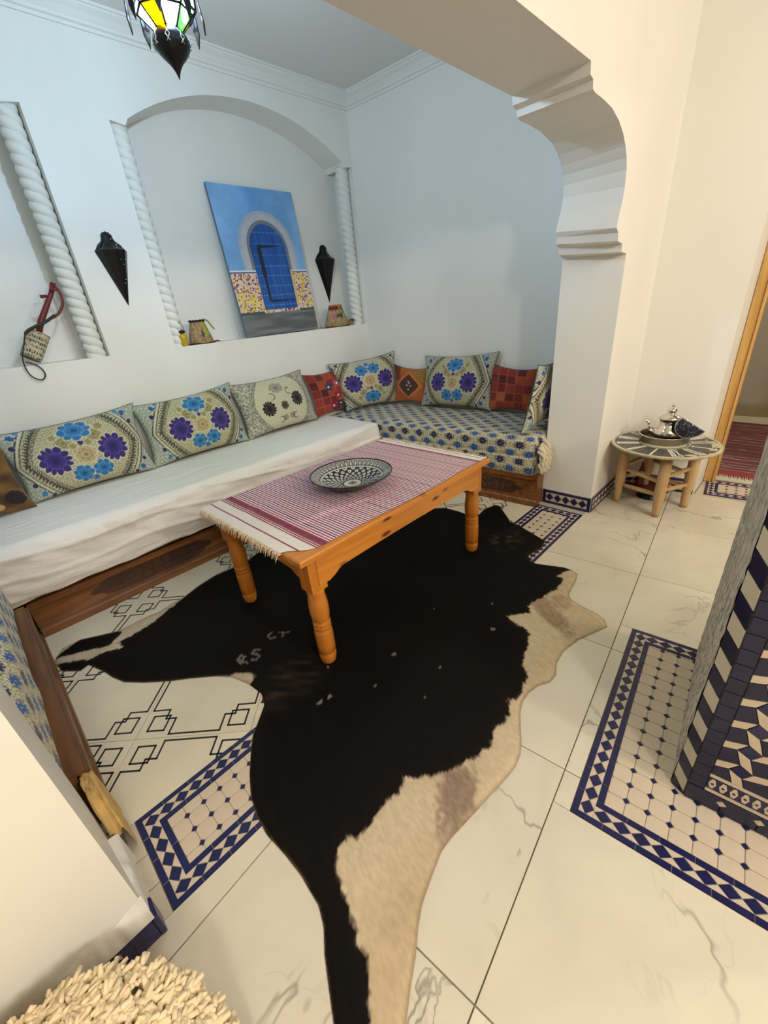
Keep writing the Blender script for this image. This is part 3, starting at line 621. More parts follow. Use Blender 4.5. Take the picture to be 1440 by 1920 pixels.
    P = np.stack([X, Y, Z], -1)
    ob = grid_obj('cowhide_rug', P, cols, HAIR, mask=mask)
    tag(ob, 'large black and cream cowhide spread over the tiled floor under the pine table', 'rug')
hide()

# ================================================================ BENCHES (carved wooden bases)
def rosette(mb, F, cx, cy, L, Hh, t):
    """carved cartouche: lobed leaves in relief; local x along, y up"""
    for k in range(-4, 5):
        x = cx + k * L / 10.5; hh = Hh * (1 - abs(k) / 6.5)
        for s_ in (-1, 1):
            pr = [(.0001, t * 1.0)]
            pts = []
            for q in range(10):
                a = 2 * PI * q / 10; pts.append((x + .42 * L / 10 * math.cos(a) * (1 + .25 * math.cos(3 * a + k)), cy + s_ * hh * .30 + .28 * hh * math.sin(a)))
            mb.prism(pts, 0, t * (.6 + .4 * (k % 2)), F, ch=t * .5)
        mb.prism([(x + .3 * L / 10 * math.cos(a), cy + .12 * Hh * math.sin(a)) for a in np.linspace(0, 2 * PI, 8, endpoint=False)], 0, t * 1.3, F, ch=t * .5)
def bench(name, label, org, u, L, depth, H=.225, carv=(), m=WALN, cut=None):
    u = Vector(u).normalized(); F = frame(org, u, (0, 0, 1)); back = -(u.cross(Vector((0, 0, 1))))
    t = thing(name, label, 'bench', org, 'carved bench bases')
    off = org; top = H
    MB().box((0, .0, -depth), (L, H - .012, -.022), F).build('body', WALD if False else m, t, off)
    MB().box((0, .042, -.022), (L, H - .03, -.008), F).build('front_panel', m, t, off)
    MB().box((0, H - .03, -.03), (L, H - .012, .004), F).box((0, H - .012, -.10), (L, H, -.006), F).build('top_rail', m, t, off)
    mb = MB().box((0, 0, -.022), (L, .036, .0), F); mb.add([F @ Vector(p) for p in ((0, .036, 0), (L, .036, 0), (L, .046, -.008), (0, .046, -.008))], [(0, 1, 2, 3)]); mb.build('bottom_rail', m, t, off)
    for k, (c, l) in enumerate(carv):
        g_ = MB(); g_.prism([(c + l / 2 * a, .118 + .052 * b) for a, b in ((-1, 0), (-.93, .35), (-.86, .35), (-.78, .8), (-.6, 1), (.6, 1), (.78, .8), (.86, .35), (.93, .35), (1, 0), (.93, -.35), (.86, -.35), (.78, -.8), (.6, -1), (-.6, -1), (-.78, -.8), (-.86, -.35), (-.93, -.35))], -.012, -.0072, F, ch=.0)
        rosette(g_, frame(Vector(org) + F.col[2].to_3d() * -.0072, u, (0, 0, 1)), c, .118, l * .86, .085, .004)
        g_.build('carved_relief', WALD, t, off)
    return t
BX0 = -.79
b1 = bench('bench_base', 'long carved walnut bench base under the white covered mattress', (-.13, 2.40, 0), (1, 0, 0), 2.50, .68, H=.20, carv=((.58, .68), (1.22, .36), (1.75, .36), (2.2, .3)))
ux = Vector((-.09, 1, 0)).normalized()
rf = lambda y: 2.385 + .09 * (2.4 - y)
b2 = bench('bench_base', 'carved walnut bench base at the end wall beside the pillar', (rf(2.39), 2.39, 0), -ux, 1.285, .60, carv=((.88, .62), (.25, .4)))
b3 = bench('bench_base', 'worn walnut bench base at the left with a chewed pale end', (-.13, 1.195, 0), (0, 1, 0), 1.165, .62, m=WALNY)
# raw broken end of the left bench
rw = MB()
P = []
for i in range(26):
    row = []
    for j in range(20):
        a = j / 19; y = 1.045 + i / 25 * .150
        prof_x = -.158 + .006 * (1 - i / 25) + a * .040; hz = (.205 + .004 * math.sin(i * .7 + j * .5) + .004 * random.random()) * (1 - max(0, (a - .75) / .25) ** 2 * .95)
        hz *= (.45 + .55 * min(1, (i / 25) * 2.2 + .08 * math.sin(j * .5))) if i < 25 else 1
        row.append((prof_x + .0015 * math.sin(i * .6), y, max(.004, hz)))
    P.append(row)
grid_obj('broken_end', np.array(P), None, mat('raw_split_wood', (214, 178, 112), rough=.85, bump=.006, bscale=60, var=.2, vscale=25), b3, (-.13, 1.195, 0))

# ================================================================ MATTRESSES
def rbox(name, dims, r, res, xf, painter, m, parent=None, off=(0, 0, 0), disp=None, faces=('top', 'front', 'back', 'l', 'r')):
    """rounded box; xf maps local (x across, y along, z) arrays to world; painter(s,t)"""
    dx, dy, dz = dims
    objs = []
    def lin_(a, b): return np.linspace(a, b, max(2, int(abs(b - a) / res) + 1))
    sheets = []
    ys = lin_(0, dy)
    # wrap sheet: front bottom -> top -> back bottom (x=0 front)
    s = lin_(-dz, dx + dz); S, T = np.meshgrid(s, ys, indexing='ij')
    X = np.clip(S, 0, dx); Z = np.where(S < 0, dz + S, np.where(S > dx, dz - (S - dx), dz)); Y = T.copy(); sheets.append((X, Y, Z, S, T))
    xs = lin_(0, dx); zs = lin_(0, dz)
    A, B = np.meshgrid(xs, zs, indexing='ij'); sheets.append((A, 0 * A, B, A, -(dz - B)))
    A2_, B2_ = np.meshgrid(xs[::-1], zs, indexing='ij'); sheets.append((A2_, 0 * A2_ + dy, B2_, A2_, dy + (dz - B2_)))
    VV, CC_, FF = [], [], []; base = 0
    for X, Y, Z, S, T in sheets:
        q = np.stack([np.clip(X, r, dx - r), np.clip(Y, r, dy - r), np.clip(Z, r, dz - r)], -1); p = np.stack([X, Y, Z], -1); d = p - q; n = np.linalg.norm(d, axis=-1, keepdims=True)
        d = np.where(n > 1e-9, d / np.maximum(n, 1e-9), np.array([0, 0, 1.])); p = q + d * r
        p[..., 2] = np.where(Z < r, np.minimum(p[..., 2], Z), p[..., 2])
        low = Z < r
        if disp is not None: p = p + d * disp(p[..., 0], p[..., 1], p[..., 2], d)[..., None]
        w_ = xf(p); nu, nv = X.shape; idx = np.arange(nu * nv).reshape(nu, nv) + base
        FF.append(np.stack([idx[:-1, :-1], idx[1:, :-1], idx[1:, 1:], idx[:-1, 1:]], -1).reshape(-1, 4)); VV.append(w_.reshape(-1, 3)); CC_.append(painter(S, T).reshape(-1, 3)); base += nu * nv
    vs = np.vstack(VV) - np.array(off); q = np.vstack(FF); cs = np.vstack(CC_)
    me = bpy.data.meshes.new(name); me.vertices.add(len(vs)); me.vertices.foreach_set('co', vs.astype(np.float32).ravel()); me.loops.add(q.size); me.loops.foreach_set('vertex_index', q.ravel().astype(np.int32))
    me.polygons.add(len(q)); me.polygons.foreach_set('loop_start', np.arange(0, q.size, 4, dtype=np.int32)); me.polygons.foreach_set('loop_total', np.full(len(q), 4, np.int32)); me.polygons.foreach_set('use_smooth', np.full(len(q), True)); me.update(calc_edges=True)
    a = me.color_attributes.new('Col', 'FLOAT_COLOR', 'POINT'); c = np.ones((len(vs), 4)); c[:, :3] = lin(cs); a.data.foreach_set('color', c.ravel())
    me.materials.append(m); ob = bpy.data.objects.new(name, me); C.objects.link(ob)
    if parent: ob.parent = parent
    return ob
def flower(cols, x, y, cx, cy, r, n, col, col2, ph=0., inner=.35, asp=1.0, vein=True):
    dx, dy = x - cx, (y - cy) * asp; d = np.hypot(dx, dy); a = np.arctan2(dy, dx) + ph
    a = a + .10 * np.sin(3 * a + cx * 40); R = r * (.74 + .26 * np.abs(np.cos(a * n / 2)) ** .8); m_ = d < R; cols[(d < R + .07 * r + .002) & ~m_] = (206, 196, 160); cols[m_] = col
    if vein:
        m2 = m_ & (np.abs(np.cos(a * n / 2)) < .17) & (d > inner * r); cols[m2] = np.array(col) * .55 + np.array(col2) * .45
        m3 = m_ & (np.abs(d - r * .62 * (.72 + .28 * np.abs(np.sin(a * n / 2)))) < r * .045); cols[m3] = np.array(col) * .5 + np.array(col2) * .5
        m4 = m_ & (d < inner * .55 * r); cols[m4] = np.array(col) * .72
PUR, BLU, LBLU, OLV, BEI = (46, 40, 92), (38, 92, 150), (60, 128, 178), (140, 130, 92), (196, 188, 156)
def scroll(x, y, sc):   # woven scroll texture 0..1
    a = np.sin(x * sc + 2.2 * np.sin(y * sc * .8)) * np.sin(y * sc + 2.2 * np.sin(x * sc * .7 + 1)); return np.abs(a)
def sofa_paint(S, T):
    cols = np.zeros(S.shape + (3,)); t = scroll(S, T, 150); cols[:] = (202, 194, 162); cols[t < .17] = (128, 122, 84); cols[(t > .75)] = (216, 210, 184)
    ps, pt_ = .058, .136
    row = np.round(S / ps); off = np.where(np.mod(row, 2) == 0, 0, pt_ / 2)
    ls = S - row * ps; lt = np.mod(T - off + pt_ / 2, pt_) - pt_ / 2
    d = np.hypot(ls, lt); a = np.arctan2(ls, lt); R = .0335 * (.56 + .44 * np.abs(np.cos(a * 4)))
    leaf = (np.abs(np.abs(lt) - .034) < .010 * (1 - np.abs(ls) / .024)) & (np.abs(ls) < .022); cols[leaf] = (118, 112, 76)
    m_ = d < R; odd = np.mod(row, 2) == 1; cols[(d < R + .0035) & ~m_] = (214, 208, 184)
    cols[m_ & odd] = (34, 30, 74); b = m_ & ~odd; cols[b] = (36, 84, 150)
    cols[(d < .005)] = (150, 150, 150)
    return cols
# right mattress: local x from front to wall, y from the corner (3.08) toward camera
def xf_r(p):
    y = 3.075 - p[..., 1]; return np.stack([2.40 - .005 + .075 * (2.4 - y) + p[..., 0] * 1.0, y, .2275 + p[..., 2]], -1)
def disp_r(x, y, z, d):
    seam = -.006 * np.exp(-((z - .13) / .008) ** 2) * (x < .02); return .006 * (vnoise(x * 9 + 5, y * 9 + 5, 41) - .5) * 2 + seam
mr = rbox('mattress', (.625, 1.948, .262), .05, .0052, xf_r, sofa_paint, CLOTH, disp=disp_r)
tag(mr, 'beige mattress with small blue and violet flowers on the end wall bench', 'mattress', 'bench mattresses')
def xf_l(p):
    return np.stack([-.165 - .0 * p[..., 1] - p[..., 0], 1.125 + p[..., 1], .2275 + p[..., 2]], -1)
ml = rbox('mattress', (.60, 1.222, .27), .06, .006, xf_l, lambda S, T: sofa_paint(S + .02, T), CLOTH, disp=lambda x, y, z, d: .008 * (vnoise(x * 7 + 9, y * 7 + 2, 45) - .5) * 2)
tag(ml, 'beige mattress with blue and violet flowers on the left bench beside the pillar', 'mattress', 'bench mattresses')
# gathered loose fabric at the near end of the right mattress
gm = MB()
for k in range(13):
    x = 2.475 + k * .0088; zt_ = .46 - .05 * abs(k - 8) / 8 + .02 * random.random(); pts = [(x + .006 * math.sin(k), 1.112, zt_)]
    for q in range(1, 6): pts.append((x + .006 * math.sin(k + q * 1.1), 1.098 - .03 * abs(math.sin(q + k)), zt_ - q * (zt_ - .25) / 5.5))
    gm.tube(smooth_path(pts, 3), [.007 + .005 * abs(math.sin(i * .8 + k)) for i in range(16)], 7)
gm.build('gathered_fabric', mat('creased_cream_cloth', (206, 196, 166), rough=.85, var=.2, vscale=60), mr)
# white covered mattress on the back bench
def xf_w(p):
    y = 2.372 + p[..., 0]; x = -.79 + p[..., 1]
    z = .505 - .29 + p[..., 2]; drop = np.clip(1 - p[..., 2] / .1, 0, 1)
    z = z + drop * (.006 * np.sin(x * 4.2) + .004 * np.sin(x * 11 + 1) + .006)
    z = np.where(x < .9, z + 0, z); return np.stack([x, y - .0 * x, z], -1)
def disp_w(x, y, z, d):
    fr_ = np.clip(-d[..., 0], 0, 1)
    w1 = np.sin(y * 9 + 3 * np.sin(z * 14) + 6 * vnoise(y * 2, z * 6, 51)) * .5 + vnoise(y * 14 + z * 20, z * 9, 52) - .5
    fold = np.maximum(0, np.sin(z * 60 + y * 5 + 5 * vnoise(y * 2.2 + 3, z * 2, 53))) ** 6 * vnoise(y * 3, z * 5 + 4, 54)
    top = np.clip(d[..., 2], 0, 1) * (.004 * (vnoise(x * 12, y * 3, 55) - .5) + .004 * np.sin(y * 3) * np.exp(-((x - .3) / .2) ** 2))
    return fr_ * (.007 * w1 + .016 * fold + .004 * np.abs(np.sin(y * 21 + 7 * vnoise(y * 3, z * 5, 58))) * np.clip((z - .12) / .15, 0, 1)) + top + .006 * (vnoise(x * 5 + 3, y * 4, 56) - .5)
SHEET = mat('white_cotton_sheet', (238, 230, 220), rough=.7, bump=.010, bscale=9, sheen=.1, stretch=(.6, 2.2, 2.2))
mw = rbox('mattress', (.69, 3.125, .29), .065, .010, xf_w, lambda S, T: np.full(S.shape + (3,), 225.), SHEET, disp=disp_w)
tag(mw, 'long mattress wrapped in a plain white creased sheet on the back bench', 'mattress')

# ================================================================ CUSHIONS
def pillow(name, label, group, corners, thick, painter, m=CLOTH, nu=150, nv=110, pinch=.10, back=.6, dent=0.):
    bl, br, tr, tl = [np.array(c, float) for c in corners]
    u = np.linspace(-1, 1, nu)[:, None]; v_ = np.linspace(-1, 1, nv)[None, :]
    cu = u * (1 - pinch * (1 - np.abs(v_) ** 2.2) * np.abs(u)); cv = v_ * (1 - pinch * 1.15 * (1 - np.abs(u) ** 2.2) * np.abs(v_))
    a, b = (cu + 1) / 2, (cv + 1) / 2
    base = (bl * ((1 - a) * (1 - b))[..., None] + br * (a * (1 - b))[..., None] + tr * (a * b)[..., None] + tl * ((1 - a) * b)[..., None])
    nrm = np.cross(br - bl, tl - bl); nrm /= np.linalg.norm(nrm)
    if nrm @ (np.array([0, 0, 1.32]) - bl) < 0: nrm = -nrm
    h = ((1 - np.abs(u) ** 2.6) * (1 - np.abs(v_) ** 2.6)) ** .5 if False else (np.clip(1 - u ** 2, 0, 1) ** .42) * (np.clip(1 - v_ ** 2, 0, 1) ** .42)
    wr = .010 * (vnoise(u * 3 + 7 + 0 * v_, v_ * 3 + 7 + 0 * u, len(label) % 60) - .5)
    F_ = base + nrm * (h * (thick + wr))[..., None]; B_ = base - nrm * (h * thick * back)[..., None]
    W_, H_ = np.linalg.norm(br - bl), np.linalg.norm(tl - bl)
    cols = painter(u + 0 * v_, v_ + 0 * u, W_, H_)
    t = thing(name, label, 'cushion', tuple((bl + br) / 2), group)
    off = tuple((bl + br) / 2)
    flip = np.cross(br - bl, tl - bl) @ nrm < 0
    F2, B2 = (F_, B_[::-1]) if not flip else (F_[::-1], B_)
    grid_obj('front', F2, cols if not flip else cols[::-1], m, t, off); grid_obj('back', B2[::3, ::3], (cols[::-1] if not flip else cols)[::3, ::3], m, t, off)
    e = [base[0, :], base[:, -1], base[-1, ::-1], base[::-1, 0]]; loop = np.vstack(e)[::4]
    MB().tube([tuple(p) for p in loop] + [tuple(loop[0])], .0035, 6).build('piping', mat('dark_cushion_piping', (96, 98, 92), rough=.9), t, off)
    return t
def floral(flip=False, dark=False, dx=0):
    def f(u, v_, W_, H_):
        x, y = u * W_ / 2, v_ * H_ / 2
        if flip: x, y = -x, -y
        x = x - dx
        cols = np.zeros(u.shape + (3,)); t = scroll(x, y, 170); cols[:] = (192, 184, 150); cols[t < .24] = (146, 138, 100); cols[t > .8] = (210, 202, 172)
        q = np.abs(x) / (.255) + np.abs(y) / (.30); q = (np.abs(x) / .275) ** 1.22 + (np.abs(y) / .32) ** 1.22
        out = q > 1.30; cols[out] = (172, 176, 158); t2 = scroll(x + .3, y, 120); cols[out & (t2 < .2)] = (140, 150, 130); cols[out & (t2 > .8)] = (200, 200, 184)
        for lo, hi, c in ((1.30, 1.34, (60, 62, 58)), (1.20, 1.23, (70, 70, 62)), (1.02, 1.05, (84, 82, 66)), (.93, .95, (96, 92, 70))): cols[(q > lo) & (q < hi)] = c
        band = (q > 1.05) & (q < 1.20); ang = np.arctan2(y, x); zz_ = np.abs(np.mod((np.abs(x) - np.abs(y)) * 38, 1) - .5) * 2; cols[band & (q - 1.05 < .13 * zz_)] = (66, 66, 58); band2 = (q > .96) & (q < 1.02); cols[band2 & (np.mod((np.abs(x) - np.abs(y)) * 60, 1) < .5)] = (60, 58, 54); cols[(q > 1.23) & (q < 1.30)] = (204, 198, 170)
        for (cx, cy, r, c) in [(-.27, .17, .020, BLU), (-.30, .11, .017, PUR), (-.235, .195, .014, LBLU), (.27, .17, .020, BLU), (.30, .11, .017, PUR), (-.27, -.17, .019, LBLU), (-.30, -.11, .016, PUR), (.27, -.17, .019, BLU), (.305, -.12, .015, PUR), (.225, -.195, .014, PUR), (-.225, -.195, .014, PUR), (.235, .19, .014, LBLU)]: flower(cols, x, y, cx, cy, r, 6, c, BEI, vein=False)
        LG, DP = ((38, 112, 168), (52, 38, 110)) if not dark else ((150, 146, 130), (22, 20, 22))
        for cx, cy, r in ((-.075, .075, .04), (.08, .085, .04), (.0, -.01, .058), (-.11, .12, .02), (.12, .13, .025), (.035, .05, .02), (-.04, .045, .02)): flower(cols, x, y, cx, cy, r, 5, (158, 146, 104), (90, 84, 50))
        flower(cols, x, y, 0, -.015, .050, 6, (184, 164, 118) if not dark else (70, 62, 50), (110, 96, 50))
        flower(cols, x, y, 0, .135, .082, 8, LG, (170, 190, 200), asp=1.3); flower(cols, x, y, -.15, -.01, .084, 12, DP, (120, 110, 160)); flower(cols, x, y, .15, -.01, .084, 12, DP, (120, 110, 160))
        flower(cols, x, y, -.05, -.12, .055, 7, LG, (150, 180, 200)); flower(cols, x, y, .055, -.115, .055, 7, LG, (150, 180, 200)); flower(cols, x, y, .0, -.165, .022, 6, LG, (200, 210, 210)); flower(cols, x, y, 0, .055, .015, 3, DP, BEI, vein=False)
        return cols
    return f
def greypaint(u, v_, W_, H_):
    x, y = u * W_ / 2, v_ * H_ / 2; cols = np.zeros(u.shape + (3,)); n_ = vnoise(x * 160 + 90, y * 160 + 90, 61); cols[:] = (150, 144, 122); cols[n_ > .55] = (196, 192, 176); cols[n_ < .25] = (112, 108, 90)
    q = (np.abs(x - .02) / .235) ** 1.6 + (np.abs(y) / .245) ** 1.6; m_ = q < 1.15; t = scroll(x, y, 150); cols[m_] = (204, 200, 172); cols[m_ & (t < .14)] = (176, 170, 130)
    for lo, hi, c in ((1.15, 1.19, (96, 92, 76)), (1.26, 1.30, (104, 100, 84)), (1.40, 1.44, (120, 116, 98))): cols[(q > lo) & (q < hi)] = c
    flower(cols, x, y, 0.0, .12, .066, 8, (150, 148, 132), (176, 174, 160), asp=1.4); flower(cols, x, y, -.125, -.03, .062, 13, (24, 20, 22), (150, 150, 140)); flower(cols, x, y, .165, .0, .062, 13, (24, 20, 22), (150, 150, 140)); flower(cols, x, y, .02, -.03, .036, 8, (60, 54, 44), (170, 164, 130))
    flower(cols, x, y, 0.0, -.13, .03, 5, (160, 152, 132), (90, 80, 66)); flower(cols, x, y, .065, -.125, .03, 5, (160, 152, 132), (90, 80, 66))
    for cx, cy, s_ in ((-.07, .055, 1), (.10, .075, -1), (-.04, -.14, 1), (.10, -.13, -1)):
        d = np.hypot(x - cx, y - cy); cols[(np.abs(d - .026) < .0035) & ((x - cx) * s_ > -.012)] = (70, 60, 54)
    return cols
def patchwork(u, v_, W_, H_, seed=1, warm=0):
    r = np.random.default_rng(seed); pal = [(132, 40, 30), (156, 64, 32), (108, 30, 28), (144, 50, 40), (166, 86, 40), (124, 36, 44), (84, 22, 26)]
    n = 5; I = np.clip(((u + 1) / 2 * n).astype(int), 0, n - 1); J = np.clip(((v_ + 1) / 2 * n).astype(int), 0, n - 1); tab = np.array([[pal[r.integers(len(pal))] for _ in range(n)] for _ in range(n)], float); cols = tab[I, J]
    fu = (u + 1) / 2 * n - I; fv = (v_ + 1) / 2 * n - J; seam = (fu < .10) | (fv < .10); cols[seam] = (164, 80, 42)
    cols += (vnoise(u * 40 + 50, v_ * 40 + 50, 71)[..., None] - .5) * 22
    for cx, cy, c in ((-.12, .25, (52, 54, 84)), (.35, .35, (176, 84, 96)), (.25, -.2, (150, 30, 40)), (.3, -.62, (48, 52, 48)), (-.1, -.68, (150, 24, 74))):
        if warm: break
        m_ = (np.abs(u - cx) < .16) & (np.abs(v_ - cy) < .16); cols[m_] = c; d = np.hypot((u - cx), (v_ - cy)); cols[d < .05] = (230, 226, 220)
    return np.clip(cols, 0, 255)
def diamondp(u, v_, W_, H_):
    cols = np.zeros(u.shape + (3,)); cols[:] = (176, 92, 36); n_ = vnoise(u * 20 + 30, v_ * 20 + 30, 75)[..., None]; cols += (n_ - .5) * 30; cols[(u > .2) & (v_ > .2)] = (150, 112, 44); cols[(u < -.55) & (v_ > .2)] = (120, 52, 26)
    q = np.abs(u) * .95 + np.abs(v_) * .95; cols[q < .78] = (196, 112, 60); cols[q < .60] = (66, 32, 28); s = (np.mod(u * 7 + v_ * 7, 1) < .16) | (np.mod(u * 7 - v_ * 7, 1) < .16); cols[(q < .58) & s] = (104, 66, 56)
    for cx, cy in ((-.08, 0), (.12, -.03), (.0, .2), (0, -.22), (.05, .1)): cols[np.hypot(u - cx, v_ - cy) < .04] = (220, 210, 200)
    return np.clip(cols, 0, 255)
def brownp(u, v_, W_, H_):
    n1_ = vnoise(u * 4 + 20, v_ * 4 + 20, 81)[..., None]; cols = np.array([112, 80, 28.]) * n1_ * 1.3 + np.array([60, 36, 14.]) * (1 - n1_)
    for cx, cy, r, c in ((.1, -.45, .2, (20, 16, 16)), (.75, -.6, .22, (30, 18, 18)), (.15, .45, .22, (96, 34, 18)), (.35, -.8, .1, (190, 150, 90))): cols[np.hypot(u - cx, v_ - cy) < r] = c
    return cols
G = 'floral cushions along the benches'
pillow('floral_cushion', 'first large blue and violet flowered cushion from the left on the white mattress', G, [(.075, 2.955, .505), (.775, 2.955, .500), (.785, 3.055, .925), (.03, 3.05, .90)], .10, floral())
pillow('floral_cushion', 'second large blue and violet flowered cushion on the white mattress, beside the grey one', G, [(.755, 2.965, .500), (1.465, 2.955, .505), (1.460, 3.055, .935), (.755, 3.06, .905)], .10, floral(dx=.02))
pillow('grey_cushion', 'silver grey cushion with black flowers on the white mattress', None, [(1.46, 2.96, .502), (2.14, 2.96, .510), (2.112, 3.065, .928), (1.430, 3.06, .915)], .10, greypaint)
pillow('brown_cushion', 'brown and ochre cushion at the far left, partly behind a flowered one', None, [(-.36, 2.84, .505), (.10, 2.90, .505), (.085, 3.02, .86), (-.36, 2.96, .88)], .06, brownp, nu=80, nv=70)
pillow('patchwork_cushion', 'red patchwork cushion with little mirrors, in the corner next to the grey cushion', 'red patchwork cushions', [(2.16, 3.005, .505), (2.60, 3.0, .505), (2.56, 3.06, .89), (2.115, 3.06, .88)], .05, patchwork, nu=90, nv=80, pinch=.13)
pillow('floral_cushion', 'flowered cushion set diagonally across the corner with its flowers upside down', G, [(2.47, 2.955, .503), (2.965, 2.765, .505), (3.005, 2.80, .965), (2.405, 3.06, .925)], .085, floral(flip=True))
pillow('orange_cushion', 'orange cushion with a dark diamond, between two flowered ones', None, [(2.935, 2.79, .50), (2.955, 2.38, .50), (3.03, 2.40, .82), (2.99, 2.80, .85)], .045, diamondp, nu=90, nv=80, pinch=.15)
pillow('floral_cushion', 'flowered cushion leaning on the end wall between the orange and the red ones', G, [(2.925, 2.445, .503), (2.985, 1.755, .503), (3.075, 1.745, .945), (3.02, 2.44, .92)], .085, floral())
pillow('patchwork_cushion', 'dark red checked cushion between two flowered ones by the pillar', 'red patchwork cushions', [(2.98, 1.80, .503), (3.03, 1.42, .503), (3.09, 1.43, .82), (3.06, 1.80, .86)], .05, lambda u, v_, a, b: patchwork(u, v_, a, b, 5, 1), nu=90, nv=80, pinch=.13)
def endp(u, v_, W_, H_):
    x, y = u * W_ / 2, v_ * H_ / 2; f = floral()(u * .999, v_, W_, H_); return f
pillow('floral_cushion', 'flowered cushion turned side-on against the back of the pillar', G, [(2.475, 1.235, .505), (2.95, 1.25, .503), (3.02, 1.205, .93), (2.575, 1.195, .925)], .06, lambda u, v_, a, b: floral(dx=.08)(u, v_, a, b))

# ================================================================ COFFEE TABLE
TX0, TX1, TY0, TY1, TZ = .612, 1.853, 1.088, 1.866, .562
tb = thing('coffee_table', 'honey pine coffee table with turned legs standing on the cowhide', 'table', ((TX0 + TX1) / 2, (TY0 + TY1) / 2, .009)); to = ((TX0 + TX1) / 2, (TY0 + TY1) / 2, .009)
tp = MB(); T_ = .024
tp.prism([(TX0, TY0), (TX1, TY0), (TX1, TY1), (TX0, TY1)], TZ - T_, TZ, ch=.006); tp.build('tabletop', PINE, tb, to)
def apron(a, b, thick, parent):
    """a->b along; bottom edge shaped with a shallow arch and end steps"""
    L = (Vector(b) - Vector(a)).length; u = (Vector(b) - Vector(a)).normalized(); F = frame(a, u, (0, 0, 1)); zt_ = TZ - T_; d = .128
    pts = [(0, zt_), (0, zt_ - d), (.05, zt_ - d), (.075, zt_ - d + .010), (.11, zt_ - d + .030)] + [(x, zt_ - d + .032 + .006 * math.sin((x - .13) / (L - .26) * PI)) for x in np.linspace(.13, L - .13, 12)] + [(L - .11, zt_ - d + .030), (L - .075, zt_ - d + .010), (L - .05, zt_ - d), (L, zt_ - d), (L, zt_)]
    return plate('apron', pts, [], 0, thick, F, PINE, parent)
def shift(ob, off):
    for v_ in ob.data.vertices: v_.co -= Vector(off)
lx0, lx1, ly0, ly1 = .690, 1.775, 1.150, 1.802
for a, b in (((lx0, ly0 - .022, 0), (lx1, ly0 - .022, 0)), ((lx0, ly1 + .022, 0), (lx1, ly1 + .022, 0)), ((lx0 - .022, ly0, 0), (lx0 - .022, ly1, 0)), ((lx1 + .022, ly0, 0), (lx1 + .022, ly1, 0))): shift(apron(a, b, .018, tb), to)
for x, y in ((lx0, ly0), (lx1, ly0), (lx0, ly1), (lx1, ly1)):
    mb = MB(); h = .036; zt_ = TZ - T_
    mb.prism([(x - h, y - h), (x + h, y - h), (x + h, y + h), (x - h, y + h)], .405, zt_)
    mb.prism([(x - h, y - h), (x + h, y - h), (x + h, y + h), (x - h, y + h)], .385, .405); 
    mb.lathe([(.027, .009), (.032, .018), (.036, .04), (.0365, .062), (.033, .066), (.0365, .070), (.038, .10), (.038, .165), (.0365, .185), (.033, .19), (.0365, .196), (.037, .205), (.0335, .210), (.037, .216), (.037, .226), (.033, .232), (.036, .240), (.039, .27), (.0395, .31), (.037, .335), (.034, .355), (.0355, .372), (.036, .39)], Matrix.Translation((x, y, 0)), 20)
    mb.build('leg', PINEV, tb, to)
